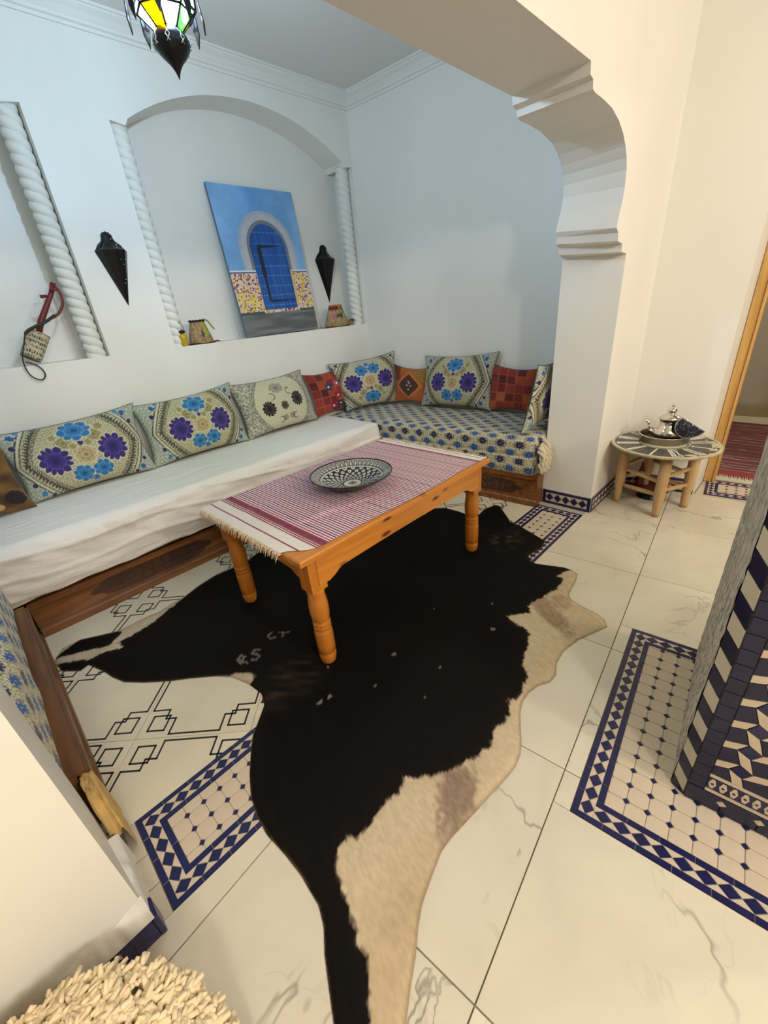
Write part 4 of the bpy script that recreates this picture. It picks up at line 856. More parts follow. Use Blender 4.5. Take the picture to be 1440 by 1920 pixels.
# striped cloth
def cloth():
    cx0, cx1 = .606, 1.845; res = .0014
    xs = np.arange(0, 1, res / (cx1 - cx0)); ys = np.linspace(0, 1, 130); A, B = np.meshgrid(xs, ys, indexing='ij')
    X = cx0 + (cx1 - cx0) * A
    near = 1.098 + .085 * np.exp(-((A - .0) / .05) ** 2) + .012 * np.sin(A * 9) * A + .018 * (1 - A); far = 1.872 + .002 * np.sin(A * 12)
    Y = near + (far - near) * B
    f1 = np.exp(-(((Y - 1.42 + .10 * np.sin(A * 5))) / .016) ** 2) * np.clip(1 - np.abs(A - .25) / .22, 0, 1); f2 = np.exp(-(((Y - 1.30 + .25 * (A - .3))) / .014) ** 2) * np.clip(1 - np.abs(A - .38) / .25, 0, 1); f3 = np.exp(-((Y - 1.62) / .03) ** 2) * np.clip(1 - np.abs(A - .15) / .2, 0, 1)
    Z = TZ + .0018 + .010 * f1 + .008 * f2 + .004 * f3 + .0015 * vnoise(A * 18, B * 8, 91)
    s = X - cx0 + (.010 * f1 + .008 * f2); L = cx1 - cx0
    cols = np.zeros(X.shape + (3,)); W_ = (232, 222, 212); cols[:] = W_
    R_, N_ = (162, 34, 62), (30, 30, 78)
    body = (s > .115) & (s < L - .060); k = s / .0138; fr_ = np.mod(k, 1); ki = np.floor(k)
    cols[body & (fr_ < .52)] = R_; cols[body & (fr_ < .52) & (np.mod(ki, 3) == 2)] = N_; cols[body & (fr_ > .52)] = (238, 216, 220)
    bd = (s > .128) & (s < .160); cols[bd] = (140, 42, 70); cols[(np.abs(s - .144) < .006) & (np.mod(Y * 90, 1) < .5)] = (70, 24, 50)
    for c, w_ in ((.052, .004), (.106, .004), (.118, .004)): cols[np.abs(s - c) < w_ * .8] = (140, 36, 50)
    cols[(s > L - .075) & (s < L - .060)] = (140, 50, 76); cols[np.abs(s - (L - .022)) < .003] = (90, 60, 70)
    t = thing('tablecloth', 'red, white and navy striped cloth with fringed end on the pine table', 'tablecloth', (1.22, 1.48, TZ)); off = (1.22, 1.48, TZ)
    grid_obj('cloth', np.stack([X, Y, Z], -1), cols, CLOTH, t, off)
    f = MB()
    for i in range(120):
        y = 1.186 + (1.866 - 1.186) * (i + random.random()) / 120; l = .020 + .014 * random.random(); a = random.uniform(-.4, .4)
        f.tube([(cx0 + .002, y, TZ + .0025), (cx0 - l * .45, y + a * l * .5, TZ + .002), (cx0 - l * .75 - .002, y + a * l, TZ - .012 - .012 * random.random())], [.0017, .0015, .0008], 5)
    f.build('fringe', mat('cream_cotton_fringe', (226, 204, 172), rough=.9), t, off)
    f = MB()
    for i in range(90):
        y = 1.11 + (1.868 - 1.11) * (i + random.random()) / 90; l = .014 + .010 * random.random(); a = random.uniform(-.5, .5)
        f.tube([(cx1 - .002, y, TZ + .0025), (cx1 + l * .5, y + a * l * .5, TZ + .004 + .003 * random.random()), (cx1 + l, y + a * l, TZ + .002)], [.0016, .0013, .0007], 5)
    f.build('far_fringe', MATS['cream_cotton_fringe'], t, off)
cloth()
# painted bowl
def bowl():
    c = (1.178, 1.435); R = .193; t = thing('painted_bowl', 'shallow black and white painted ceramic bowl on the striped cloth', 'bowl', (c[0], c[1], TZ + .005)); off = (c[0], c[1], TZ + .005)
    z0 = TZ + .0125
    nr, na = 110, 480; rr = np.linspace(0, 1, nr)[None, :]; a = np.linspace(0, 2 * PI, na, endpoint=False)[:, None]
    zf = lambda q: .010 + .056 * np.clip((q - .22) / .78, 0, 1) ** 1.5 + .0 * q
    P = np.stack([c[0] + R * rr * np.cos(a), c[1] + R * rr * np.sin(a), z0 + zf(rr) + 0 * a], -1)
    r_, A_ = rr + 0 * a, a + 0 * rr; cols = np.zeros(r_.shape + (3,)); cols[:] = (214, 206, 190); INKc = (26, 24, 34)
    # rim tongues
    m_ = (r_ > .80) & (r_ < .965); n = 44; fa = np.abs(np.mod(A_ / (2 * PI) * n, 1) - .5) * 2; q = (r_ - .80) / .165
    cols[m_] = (150, 144, 134); cols[m_ & (fa > 1 - .0 - q * .0 - .62 * np.sqrt(np.clip(1 - q, 0, 1)) - .0) & (q < .92)] = (204, 198, 184); cols[m_ & (np.abs(fa - (1 - .62 * np.sqrt(np.clip(1 - q, 0, 1)))) < .16)] = INKc
    cols[(r_ > .975)] = INKc; cols[(np.abs(r_ - .79) < .012)] = INKc; cols[(np.abs(r_ - .76) < .010)] = (196, 190, 176); cols[(np.abs(r_ - .735) < .008)] = INKc
    # scales
    inn = (r_ > .24) & (r_ < .725); lr = np.log(np.maximum(r_, .01) / .24) / math.log(.725 / .24); rows = 6; n = 20
    best = np.zeros(r_.shape); k = np.floor(lr * rows)
    for dk in (0, 1):
        kk = k + dk; ph = np.mod(kk, 2) * .5; fa = np.mod(A_ / (2 * PI) * n + ph, 1) - .5; dl = (lr * rows - kk); d = np.hypot(fa * 1.9, (dl + .1) * .95)
        if dk == 0: d0 = d
        else: d1 = d
    dmin = np.minimum(d0, d1); cols[inn] = (206, 200, 184); cols[inn & (np.abs(dmin - .62) < .14)] = INKc; cols[inn & (dmin > .76)] = INKc; cols[inn & (dmin < .16)] = (60, 56, 58)
    mid = r_ < .24; cols[mid] = (210, 204, 188); cols[(np.abs(r_ - .235) < .018)] = INKc; fl_ = mid & (r_ < .13 * (.6 + .4 * np.abs(np.cos(A_ * 4)))); cols[fl_] = (140, 132, 118); cols[r_ < .03] = (70, 62, 56)
    grid_obj('painted_face', P[::-1], cols[::-1], mat('painted_glazed_ceramic', attr=True, rough=.12, coat=.5), t, off, wrap=True)
    MB().lathe([(.0, z0 + .004), (.055, z0 - .006), (.06, z0 - .006), (.063, z0 + .001), (.10, z0 + .0105), (.15, z0 + .033), (R - .004, z0 + .061), (R + .004, z0 + .064), (R + .004, z0 + .0675), (R - .001, z0 + .0675)], Matrix.Translation((c[0], c[1], 0)), 72, cap=False).build('outer_shell', mat('dark_navy_glaze', (24, 22, 30), rough=.2), t, off)
bowl()
# ================================================================ LANTERN
LX, LY, LS = .925, 1.75, .8333
zz = lambda z: 2.067 + (z - 2.217) * LS
lt = thing('hanging_lantern', 'black metal lantern with orange, green and clear glass panes hanging from the alcove ceiling', 'lantern', (LX, LY, CE)); lo = (LX, LY, CE)
ML_ = Matrix.Translation((LX, LY, 2.067)) @ Matrix.Diagonal((LS, LS, LS, 1)) @ Matrix.Translation((0, 0, -2.217))
def glassm(name, rgb, em, tr=.75):
    m = bpy.data.materials.new(name); m.use_nodes = True; nt = m.node_tree; L = nt.links; nt.nodes.remove(nt.nodes['Principled BSDF']); out = nt.nodes['Material Output']
    t = N(m, 'ShaderNodeBsdfTransparent'); t.inputs[0].default_value = (*(lin(rgb)), 1); e = N(m, 'ShaderNodeEmission', Strength=em); e.inputs[0].default_value = (*lin(rgb), 1)
    mx = N(m, 'ShaderNodeMixShader'); mx.inputs[0].default_value = tr; L.new(e.outputs[0], mx.inputs[1]); L.new(t.outputs[0], mx.inputs[2]); g_ = N(m, 'ShaderNodeBsdfGlossy', Roughness=.1); m2 = N(m, 'ShaderNodeMixShader'); m2.inputs[0].default_value = .06
    L.new(mx.outputs[0], m2.inputs[1]); L.new(g_.outputs[0], m2.inputs[2]); L.new(m2.outputs[0], out.inputs[0]); return m
GW = glassm('lit_frosted_glass', (226, 238, 250), 4.5, .55); GO = glassm('lit_orange_glass', (255, 172, 0), 2.6, .35); GG = glassm('lit_green_glass', (110, 226, 100), 1.9, .35); GBL = glassm('lit_blue_glass', (40, 90, 220), 2.0, .35)
def ringpt(r, z, k, n=8, ph=.2): a = 2 * PI * k / n + ph; return (LX + r * LS * math.cos(a), LY + r * LS * math.sin(a), zz(z))
mb = MB().lathe([(.0008, 2.217), (.006, 2.232), (.012, 2.245), (.024, 2.262), (.048, 2.285), (.064, 2.305), (.069, 2.322), (.064, 2.338), (.054, 2.352), (.050, 2.356)], ML_, 32)
mb.build('onion_finial', BLACK, lt, lo)
fg = MB()
for k in range(8):      # openwork leaves around the onion
    for (r1, z1, r2, z2) in ((.058, 2.345, .0712, 2.322), (.0712, 2.322, .066, 2.303)):
        a, b = ringpt(r1 + .001, z1, k, 8, .2 + .12), ringpt(r2 + .001, z2, k, 8, .2 - .10); fg.tube([a, b], .0016, 5); a, b = ringpt(r1 + .001, z1, k, 8, .2 - .12), ringpt(r2 + .001, z2, k, 8, .2 + .10); fg.tube([a, b], .0016, 5)
fg.build('silver_filigree', mat('bright_pierced_metal', (225, 230, 235), rough=.25, metal=1.), lt, lo)['kind'] = 'stuff'
cols8 = [GW, GG, GW, GW, GO, GW, GBL, GO]
fr_ = MB()
for k in range(8):
    a, b = ringpt(.051, 2.354, k), ringpt(.051, 2.354, k + 1); c, d = ringpt(.100, 2.402, k + 1), ringpt(.100, 2.402, k)
    MB().add([a, b, c, d], [(0, 1, 2, 3)]).build('glass_pane', [GW, GG, GW, GW, GO, GW, GG, GO][k], lt, lo)
    fr_.tube([a, d], .0028, 6); fr_.tube([a, b], .003, 6); fr_.tube([d, c], .003, 6)
    e, f_ = ringpt(.128, 2.60, k), ringpt(.128, 2.60, k + 1); g1, h1 = ringpt(.114, 2.412, k + 1), ringpt(.114, 2.412, k)
    MB().add([h1, g1, f_, e], [(0, 1, 2, 3)]).build('glass_pane', GW, lt, lo)
    fr_.tube([h1, e], .004, 6); fr_.tube([h1, g1], .004, 6); fr_.tube([e, f_], .004, 6); fr_.tube([d, h1], .003, 6)
    MB().add([ringpt(.06, 2.68, k), ringpt(.06, 2.68, k + 1), f_, e], [(3, 2, 1, 0)]).build('dome_plate', BLACK, lt, lo)
fr_.build('frame', BLACK, lt, lo)
for k in range(8):      # pointed leaves hanging outside
    p = [ringpt(.134, 2.43, k, 8, .2 - .14), ringpt(.134, 2.43, k, 8, .2 + .14), ringpt(.140, 2.385, k, 8, .2 + .10), ringpt(.136, 2.345, k), ringpt(.140, 2.385, k, 8, .2 - .10)]
    q = [(LX + (x - LX) * .97, LY + (y - LY) * .97, z) for x, y, z in p]; n = 5
    MB().add(p + q, [tuple(range(5)), tuple(range(9, 4, -1))] + [(i, (i + 1) % n, n + (i + 1) % n, n + i) for i in range(n)]).build('hanging_leaf', BLACK, lt, lo)
MB().lathe([(.06, 2.68), (.045, 2.70), (.02, 2.715), (.012, 2.73), (.0, 2.735)], ML_, 20).build('dome_cap', BLACK, lt, lo)
MB().tube([(LX, LY, zz(2.73)), (LX, LY, CE)], .004, 8).lathe([(.035, CE - .001), (.033, CE - .018), (.01, CE - .024), (0, CE - .025)], Matrix.Translation((LX, LY, 0)), 20).build('hanging_rod', BLACK, lt, lo)
pl = bpy.data.lights.new('lantern_bulb', 'POINT'); pl.energy = LANT; pl.color = (.64, .83, 1.0); pl.shadow_soft_size = .035; po = bpy.data.objects.new('lantern_bulb', pl); po.location = (LX, LY, 2.305); C.objects.link(po)

# ================================================================ NICHE OBJECTS
def painting():
    bl, br, tr, tl = [np.array(p) for p in ((1.739, 3.145, 1.216), (2.429, 3.145, 1.222), (2.470, 3.298, 2.216), (1.757, 3.298, 2.216))]
    nu, nv = 260, 380; u = np.linspace(0, 1, nu)[:, None]; v_ = np.linspace(0, 1, nv)[None, :]
    P = bl * ((1 - u) * (1 - v_))[..., None] + br * (u * (1 - v_))[..., None] + tr * (u * v_)[..., None] + tl * ((1 - u) * v_)[..., None]
    U, V_ = u + 0 * v_, v_ + 0 * u; x, y = U * .69, V_ * .985
    cols = np.zeros(U.shape + (3,)); n = vnoise(x * 9, y * 4, 1)[..., None]; cols[:] = (128, 176, 220); cols += (n - .5) * 34; cols += np.clip(1 - np.abs(x - .345) / .3, 0, 1)[..., None] * np.array([-22, -16, -4.])
    cx = .372; hw = .155; ysp = .60
    def arch(hw_, ysp_, hh): return (np.abs(x - cx) < hw_) & (y < ysp_) | ((((x - cx) / hw_) ** 2 + (np.maximum(y - ysp_, 0) / hh) ** 2 < 1) & (y >= ysp_))
    a = arch(.245, .585, .255) & (y > .44); cols[a] = (170, 176, 186); a2 = arch(.222, .585, .235) & (y > .44); cols[a2] = (184, 186, 192); cols += (vnoise(x * 30, y * 30, 2)[..., None] - .5) * 8
    a3 = arch(.178, .585, .195); cols[a3] = (120, 122, 126)
    wall = (y < .44) & (y > .155); r = np.random.default_rng(3)
    cell = .0125; ci, cj = np.floor(x / cell).astype(int) % 97, np.floor(y / cell).astype(int) % 97; T = r.random((97, 97)); k = T[ci, cj]; pal = np.array([(228, 196, 84), (150, 40, 62), (206, 180, 176), (70, 62, 120), (222, 200, 190), (168, 74, 70), (214, 184, 110)], float); cc = pal[(k * 7).astype(int)]; jit = vnoise(x * 150, y * 150, 6) > .62; cc[jit] = (226, 206, 190); cols[wall] = cc[wall]
    for _ in range(60):
        fx, fy = r.random() * .69, .16 + r.random() * .27; d = np.hypot(x - fx, y - fy); an = np.arctan2(y - fy, x - fx); m_ = (d < .024 * (.6 + .4 * np.cos(an * 5))) & wall; cols[m_] = (236, 206, 74); cols[(d < .006) & wall] = (110, 70, 60)
    cols[(np.abs(y - .442) < .007)] = (222, 226, 232); cols[(np.abs(y - .434) < .003)] = (60, 74, 130)
    cols[arch(.178, .585, .195) & (y < .45) & (y > .19) & (x > cx + hw)] = (206, 180, 120)
    door = arch(hw, .585, .17) & (y > .175); dn = vnoise(x * 60, y * 5, 12)[..., None]; dc = np.array([22, 82, 156.]) + (dn - .5) * 30; cols[door] = dc[door]
    plank = door & (np.mod(x * 38, 1) < .06); cols[plank] = (18, 62, 124)
    for yy in (.70, .625, .55, .475, .41, .34, .275, .205):
        m_ = door & (np.abs(y - yy) < .0035) & (np.mod(x * 42, 1) < .22); cols[m_] = (150, 186, 226)
    dk = (20, 28, 48)
    o_ = door & (((np.abs(x - (cx - .085)) < .011 + .006 * (y > .4)) & (y > .235) & (y < .60)) | ((y > .592) & (y < .618 + .0 * x) & (x > cx - .095) & (x < cx + .10) & (y > .592 + (x - cx + .095) * .10)) | ((np.abs(y - .235) < .009 * (1 - (x - cx + .09) / .30)) & (x > cx - .085))); cols[o_] = dk
    g_ = y < .155 + .012 * (np.abs(x - cx) < .2); gs = vnoise(x * 6, y * 40, 14)[..., None]; gc = np.array([104, 106, 104.]) + (gs - .5) * 44; cols[y < .15] = gc[y < .15]; sk = (y > .15) & (y < .168) & (np.abs(x - cx) > .17); cols[sk] = (70, 76, 80)
    sg = (y > .018) & (y < .030) & (x > .625) & (x < .665) & (np.mod(x * 150, 1) < .5); cols[sg] = (40, 40, 44)
    t = thing('painting', 'unframed canvas of an arched blue door, leaning in the wall niche', 'painting', (2.065, 3.13, 1.214)); off = (2.065, 3.13, 1.214)
    nrm = np.cross(br - bl, tl - bl); nrm /= np.linalg.norm(nrm); 
    if nrm[1] > 0: nrm = -nrm
    grid_obj('painted_front', P, cols, mat('acrylic_paint', attr=True, rough=.5, bump=.0006, bscale=120), t, off, smooth=False)
    b = [p - nrm * .022 for p in (bl, br, tr, tl)]; f = [p - nrm * .0006 for p in (bl, br, tr, tl)]
    MB().add(f + b, [(0, 1, 2, 3), (7, 6, 5, 4), (0, 4, 5, 1), (1, 5, 6, 2), (2, 6, 7, 3), (3, 7, 4, 0)]).build('canvas_edge', mat('blue_grey_canvas_edge', (96, 118, 140), rough=.8), t, off)
painting()
def sconce(x, yw, zt_, s, label):
    t = thing('wall_sconce', label, 'wall lamp', (x, yw, zt_), 'black pierced tin wall lamps'); off = (x, yw, zt_); M = Matrix.Translation((x, yw - .002, zt_)) @ Matrix.Diagonal((s, s * .85, s, 1))
    pr = [(.0006, 0), (.028, .095), (.056, .19), (.086, .285), (.084, .290), (.056, .306), (.036, .328), (.030, .348), (.030, .362), (.020, .378), (.0006, .384)]
    MB().lathe(pr, M, 4, sm=False, a0=PI, a1=2 * PI).build('shade', BLACK, t, off)
    bp = [(-.0, 0), (.083, .285), (.06, .318), (.038, .335), (.030, .35), (.028, .368), (.0, .386), (-.028, .368), (-.03, .35), (-.038, .335), (-.06, .318), (-.083, .285)]
    MB().prism([(a, b) for a, b in bp], -.0, .004, Matrix.Translation((x, yw - .001, zt_)) @ Matrix.Diagonal((s * 1.02, 1, s, 1)) @ frame((0, 0, 0), (1, 0, 0), (0, 0, 1))).build('back_plate', BLACK, t, off)
    h = MB()
    for a, z, r in ((-.9, .315, .005), (-1.25, .300, .004), (-.5, .300, .004), (-1.2, .345, .0035), (-1.25, .24, .003), (-.8, .24, .003), (-1.0, .215, .003), (-1.0, .14, .003), (-1.15, .12, .003)):
        for k in range(len(pr) - 1):
            if pr[k][1] <= z <= pr[k + 1][1]: R_ = pr[k][0] + (pr[k + 1][0] - pr[k][0]) * (z - pr[k][1]) / (pr[k + 1][1] - pr[k][1])
        p = M @ Vector((R_ * math.cos(a) * .985, R_ * math.sin(a) * .985, z)); h.lathe([(0, -.003), (r, 0), (0, .003)], Matrix.Translation(p), 8)
    h.build('punched_stud', mat('bright_pierced_metal', (225, 230, 235), rough=.25, metal=1.), t, off)['kind'] = 'stuff'
    return t
sconce(.962, YB, 1.478, 1.0, 'black pointed tin sconce on the wall between the two niches')
sconce(2.745, YN, 1.420, 1.18, 'black pointed tin sconce inside the niche, right of the blue door painting')
STRAW = mat('woven_straw', attr=True, rough=.9, bump=.003, bscale=120)
def hat(x, y, z, rb, ry, rc, rt, h, label, cfun, curl=0.):
    t = thing('straw_hat', label, 'hat', (x, y, z), 'little straw hats in the niche'); off = (x, y, z)
    prof_ = [(0, h), (rt * .6, h * 1.0), (rt * .95, h * .97), (rt, h * .9)] + [(rt + (rc - rt) * q, h * .9 * (1 - q)) for q in np.linspace(.1, 1, 12)] + [(1.0 * rc + (rb - rc) * q, .004 + .004 * q) for q in np.linspace(.1, 1, 10)]
    na = 90; a = np.linspace(0, 2 * PI, na, endpoint=False)[:, None]; R_ = np.array([p[0] for p in prof_])[None, :]; Z_ = np.array([p[1] for p in prof_])[None, :] + 0 * a
    brim = np.clip((R_ - rc) / (rb - rc + 1e-6), 0, 1); Xo = R_ * np.cos(a); Yo = R_ * np.sin(a) * (ry / rb); Z_ = Z_ + brim * curl * np.clip(np.cos(a), 0, 1) ** 3 + brim * .004 * np.sin(a * 5)
    lump = 1 + .03 * vnoise(a * 6 + 0 * R_, Z_ * 60 + 10, 3)
    P = np.stack([x + Xo * lump, y + Yo * lump, z + .001 + Z_], -1); cols = cfun(a + 0 * R_, Z_ / h, brim + 0 * a)
    grid_obj('straw_body', P[::-1], cols[::-1], STRAW, t, off, wrap=True)
    return t, off
def c1(a, z, b):
    cols = np.zeros(a.shape + (3,)); n = vnoise(a * 14, z * 20, 5); cols[:] = (156, 128, 88); cols[n > .6] = (180, 152, 108); cols[n < .3] = (118, 92, 62); cols[(z > .93)] = (44, 30, 36)
    cols[(b > .3) & (np.cos(a - 5.9) > .55)] = (196, 60, 74); cols[(np.abs(a - 5.2) < .22) & (z > .35) & (z < .98)] = (166, 164, 54); cols[(np.abs(a - 4.75) < .12) & (np.abs(z - .42) < .1)] = (66, 62, 66); return cols
def c2(a, z, b):
    cols = np.zeros(a.shape + (3,)); n = vnoise(a * 14, z * 20, 6); cols[:] = (160, 134, 92); cols[n > .6] = (182, 156, 112); cols[n < .3] = (122, 96, 64); top = z > .74; cols[top] = (206, 150, 60); cols[top & (np.cos(a - 3.9) > .6)] = (110, 26, 44); cols[top & (np.cos(a - 5.7) > .8)] = (70, 116, 62)
    cols[(np.abs(a - 4.95) < .2) & (np.abs(z - .5) < .13)] = (24, 92, 58); cols[(np.abs(a - 4.15) < .35) & (np.abs(z - .5) < .16) & (n > .4)] = (186, 110, 120); cols[(b > .55)] = (140, 96, 46); cols[(b > .7) & (np.cos(a * 3) > .3)] = (86, 56, 44); return cols
t1, of1 = hat(1.395, 3.185, 1.213, .135, .082, .092, .052, .150, 'small straw hat with dark top and pink trim beside the yellow bottle', c1)
y_ = MB()
for k in range(14): a = 2 * PI * k / 14; y_.lathe([(0, -.009), (.011, 0), (0, .009)], Matrix.Translation((1.395 + .050 * math.cos(a), 3.185 + .034 * math.sin(a), 1.363)), 8)
y_.build('yarn_knots', mat('dark_wool_yarn', (40, 28, 34), rough=.95), t1, of1)['kind'] = 'stuff'
MB().tube(smooth_path([(1.435, 3.15, 1.370), (1.452, 3.135, 1.355), (1.470, 3.12, 1.315), (1.478, 3.118, 1.300)], 4), .006, 6).build('yarn_tassel', mat('olive_green_yarn', (150, 156, 48), rough=.95), t1, of1)
t2, of2 = hat(2.668, 3.165, 1.213, .195, .075, .140, .072, .178, 'straw hat with coloured yarn trim at the right end of the niche', c2, curl=.045)
y_ = MB(); y_.lathe([(0, -.012), (.016, 0), (0, .012)], Matrix.Translation((2.650, 3.118, 1.305)), 10); y_.build('green_pompom', mat('green_wool_yarn', (26, 96, 60), rough=.95), t2, of2)
y_ = MB()
for k, c in enumerate(range(8)): a = PI + k * .4; y_.lathe([(0, -.011), (.013, 0), (0, .011)], Matrix.Translation((2.668 + .062 * math.cos(a), 3.165 + .028 * math.sin(a), 1.385)), 8)
y_.build('yarn_knots', mat('orange_wool_yarn', (196, 120, 48), rough=.95), t2, of2)['kind'] = 'stuff'
# little yellow bottle lamp
vt = thing('glass_bottle', 'tiny yellow glass bottle with dark wire handle at the left end of the niche', 'bottle', (1.247, 3.125, 1.214)); vo = (1.247, 3.125, 1.214); Mv = Matrix.Translation((1.247, 3.125, 1.214))
MB().lathe([(.0, 0), (.022, 0), (.024, .01), (.026, .045), (.028, .062), (.022, .074), (.012, .080)], Mv, 20).build('body', mat('yellow_glass', (196, 158, 14), rough=.15, coat=.4), vt, vo)
MB().lathe([(.012, .080), (.022, .084), (.024, .092), (.014, .100), (.0, .101)], Mv, 16).build('cap', BLACK, vt, vo)
MB().tube(smooth_path([(1.229, 3.125, 1.306), (1.226, 3.125, 1.335), (1.240, 3.125, 1.362), (1.256, 3.125, 1.355), (1.266, 3.125, 1.325), (1.263, 3.125, 1.306)], 5), .0018, 6).build('wire_handle', BLACK, vt, vo)
# small string instrument
it = thing('string_instrument', 'small drum-bodied string instrument with red neck, leaning in the left niche', 'instrument', (.40, 3.15, 1.213)); io = (.40, 3.15, 1.213)
ax0, ax1 = Vector((.385, 3.155, 1.247)), Vector((.475, 3.165, 1.372)); axd = (ax1 - ax0).normalized(); Lb = (ax1 - ax0).length
sx = axd.orthogonal().normalized(); Fb = frame(ax0, sx, axd.cross(sx)); 
def inst_body():
    nz, na = 90, 160; z = np.linspace(0, Lb, nz)[None, :]; a = np.linspace(0, 2 * PI, na, endpoint=False)[:, None]; R_ = .050 * (1 - .10 * np.exp(-(z / .012) ** 2)) + 0 * a
    Q = np.stack([R_ * np.cos(a), R_ * np.sin(a), z + 0 * a], -1); M3 = np.array(Fb.to_3x3()); P = Q @ M3.T + np.array(ax0)
    cols = np.zeros(P.shape); cols[:] = (196, 184, 152); zz_ = z / Lb + 0 * a; aa = a + 0 * z
    T = np.random.default_rng(9).random((64, 64)); ci = np.floor(aa / (2 * PI) * 56).astype(int); cj = np.floor(zz_ * 22).astype(int); g_ = (T[ci % 64, cj % 64] > .45) & (np.mod(zz_ * 5.5, 1) < .62) & (np.mod(aa / (2 * PI) * 28, 1) < .7); cols[g_] = (70, 58, 44); cols[(np.abs(zz_ - .62) < .02)] = (110, 94, 66); cols[(zz_ > .97) | (zz_ < .03)] = (120, 104, 78)
    grid_obj('drum_body', P, cols, mat('inked_skin_drum', attr=True, rough=.7, bump=.001, bscale=90), it, io, wrap=True)
    MB().lathe([(0, 0), (.046, 0)], Fb, 24).build('drum_end', mat('aged_skin', (170, 156, 120), rough=.8), it, io)
    MB().lathe([(.05, Lb), (0, Lb + .002)], Fb, 24, cap=False).build('drum_end', MATS['aged_skin'], it, io)
inst_body()
RED = mat('dark_red_leather', (112, 32, 30), rough=.45, var=.2, vscale=40)
MB().tube([(.468, 3.165, 1.362), (.505, 3.168, 1.43), (.56, 3.172, 1.505), (.612, 3.178, 1.575), (.634, 3.18, 1.617)], [.015, .016, .014, .012, .015], 10).build('neck', RED, it, io)
MB().tube([(.575, 3.15, 1.553), (.545, 3.135, 1.55)], [.007, .009], 8).build('tuning_peg', RED, it, io)
MB().tube([(.60, 3.16, 1.58), (.632, 3.14, 1.585)], [.006, .009], 8).build('tuning_peg', RED, it, io)
MB().tube(smooth_path([(.632, 3.165, 1.61), (.645, 3.155, 1.56), (.636, 3.15, 1.51), (.60, 3.145, 1.465), (.565, 3.143, 1.445)], 5), .007, 8).build('red_strap', RED, it, io)
MB().tube(smooth_path([(.575, 3.143, 1.455), (.52, 3.135, 1.425), (.45, 3.12, 1.40), (.405, 3.10, 1.375), (.375, 3.09, 1.32), (.345, 3.085, 1.26), (.338, 3.082, 1.20), (.352, 3.083, 1.155), (.388, 3.085, 1.135), (.412, 3.085, 1.16), (.402, 3.087, 1.20), (.372, 3.09, 1.225), (.350, 3.092, 1.235)], 5), [.008] * 16 + [.0035] * 45, 8).build('black_strap', mat('black_leather', (34, 28, 26), rough=.5), it, io)

# ================================================================ SIDE TABLE WITH CLOCK TOP
SX, SY, SZ, SR = 2.945, .515, .425, .292
st = thing('clock_side_table', 'round side table with roman numeral clock top on peeled log legs', 'side table', (SX, SY, 0)); so = (SX, SY, 0)
def clocktop():
    nr, na = 130, 900; r = np.linspace(0, 1, nr)[None, :]; a = np.linspace(0, 2 * PI, na, endpoint=False)[:, None]; Rr, A = r + 0 * a, a + 0 * r
    P = np.stack([SX + SR * Rr * np.cos(A), SY + SR * Rr * np.sin(A), SZ + 0 * A - .002 * (Rr > .992)], -1)
    cols = np.zeros(A.shape + (3,)); n = vnoise(Rr * 30 * np.cos(A) + 40, Rr * 30 * np.sin(A) + 40, 5)[..., None]; cream = np.array([212, 204, 176.]) + (n - .5) * 26; dark = np.array([74, 74, 66.]) + (n - .5) * 40
    cols[:] = cream; ringm = (Rr > .45) & (Rr < .935); cols[ringm] = dark[ringm]; cols[(np.abs(Rr - .40) < .012) | (np.abs(Rr - .43) < .008)] = (90, 88, 78); cols[np.abs(Rr - .955) < .006] = (120, 112, 92)
    a12 = math.atan2(-SY - .0, -SX) + .30
    pats = {1: 'I', 2: 'II', 3: 'III', 4: 'IIII', 5: 'V', 6: 'VI', 7: 'VII', 8: 'VIII', 9: 'IX', 10: 'X', 11: 'XI', 12: 'XII'}
    for h in range(12):
        ch = pats[12 if h == 0 else h]; ac = a12 - h * PI / 6; ux_ = math.cos(ac); uy_ = math.sin(ac)
        lx = -(-Rr * np.cos(A) * uy_ + Rr * np.sin(A) * ux_); ly = Rr * np.cos(A) * ux_ + Rr * np.sin(A) * uy_     # ly outward
        q = (ly - .48) / .42; sc_ = .55 + .45 * ly / .86; X = lx / sc_; wd = {'I': .052, 'V': .115, 'X': .115}; tot = sum(wd[c] for c in ch); x = -tot / 2; ok = (q > 0) & (q < 1) & ringm
        for c in ch:
            w_ = wd[c]; xc = x + w_ / 2; d = X - xc
            if c == 'I': m_ = np.abs(d) < .017
            elif c == 'V': m_ = (np.abs(d + (.036 * q)) < .013) | (np.abs(d - (.036 * q)) < .008)
            else: m_ = (np.abs(d - .036 * (2 * q - 1)) < .008) | (np.abs(d + .036 * (2 * q - 1)) < .014)
            m_ = m_ | ((np.abs(d) < w_ * .45) & ((q < .06) | (q > .94)))
            cols[m_ & ok] = (236, 228, 206); x += w_
    wear = (vnoise(Rr * 8 * np.cos(A) + 20, Rr * 8 * np.sin(A) + 20, 15) > .66) & (Rr > .80) & (np.cos(A - a12 - 1.0) > .3); cols[wear] = (196, 186, 156)
    grid_obj('clock_face', P[::-1], cols[::-1], mat('printed_clock_face', attr=True, rough=.4), st, so, wrap=True)
    MB().lathe([(SR * .9, SZ - .014), (SR - .004, SZ - .014), (SR + .001, SZ - .010), (SR + .0015, SZ - .003), (SR - .003, SZ + .0005)], Matrix.Translation((SX, SY, 0)), 96, cap=False).build('rim', mat('worn_cream_paint_rim', (176, 164, 130), rough=.5, var=.25, vscale=30), st, so)
    MB().lathe([(0, SZ - .013), (SR * .99, SZ - .013)], Matrix.Translation((SX, SY, 0)), 64).build('underside', mat('dark_board', (60, 46, 34), rough=.8), st, so)
clocktop()
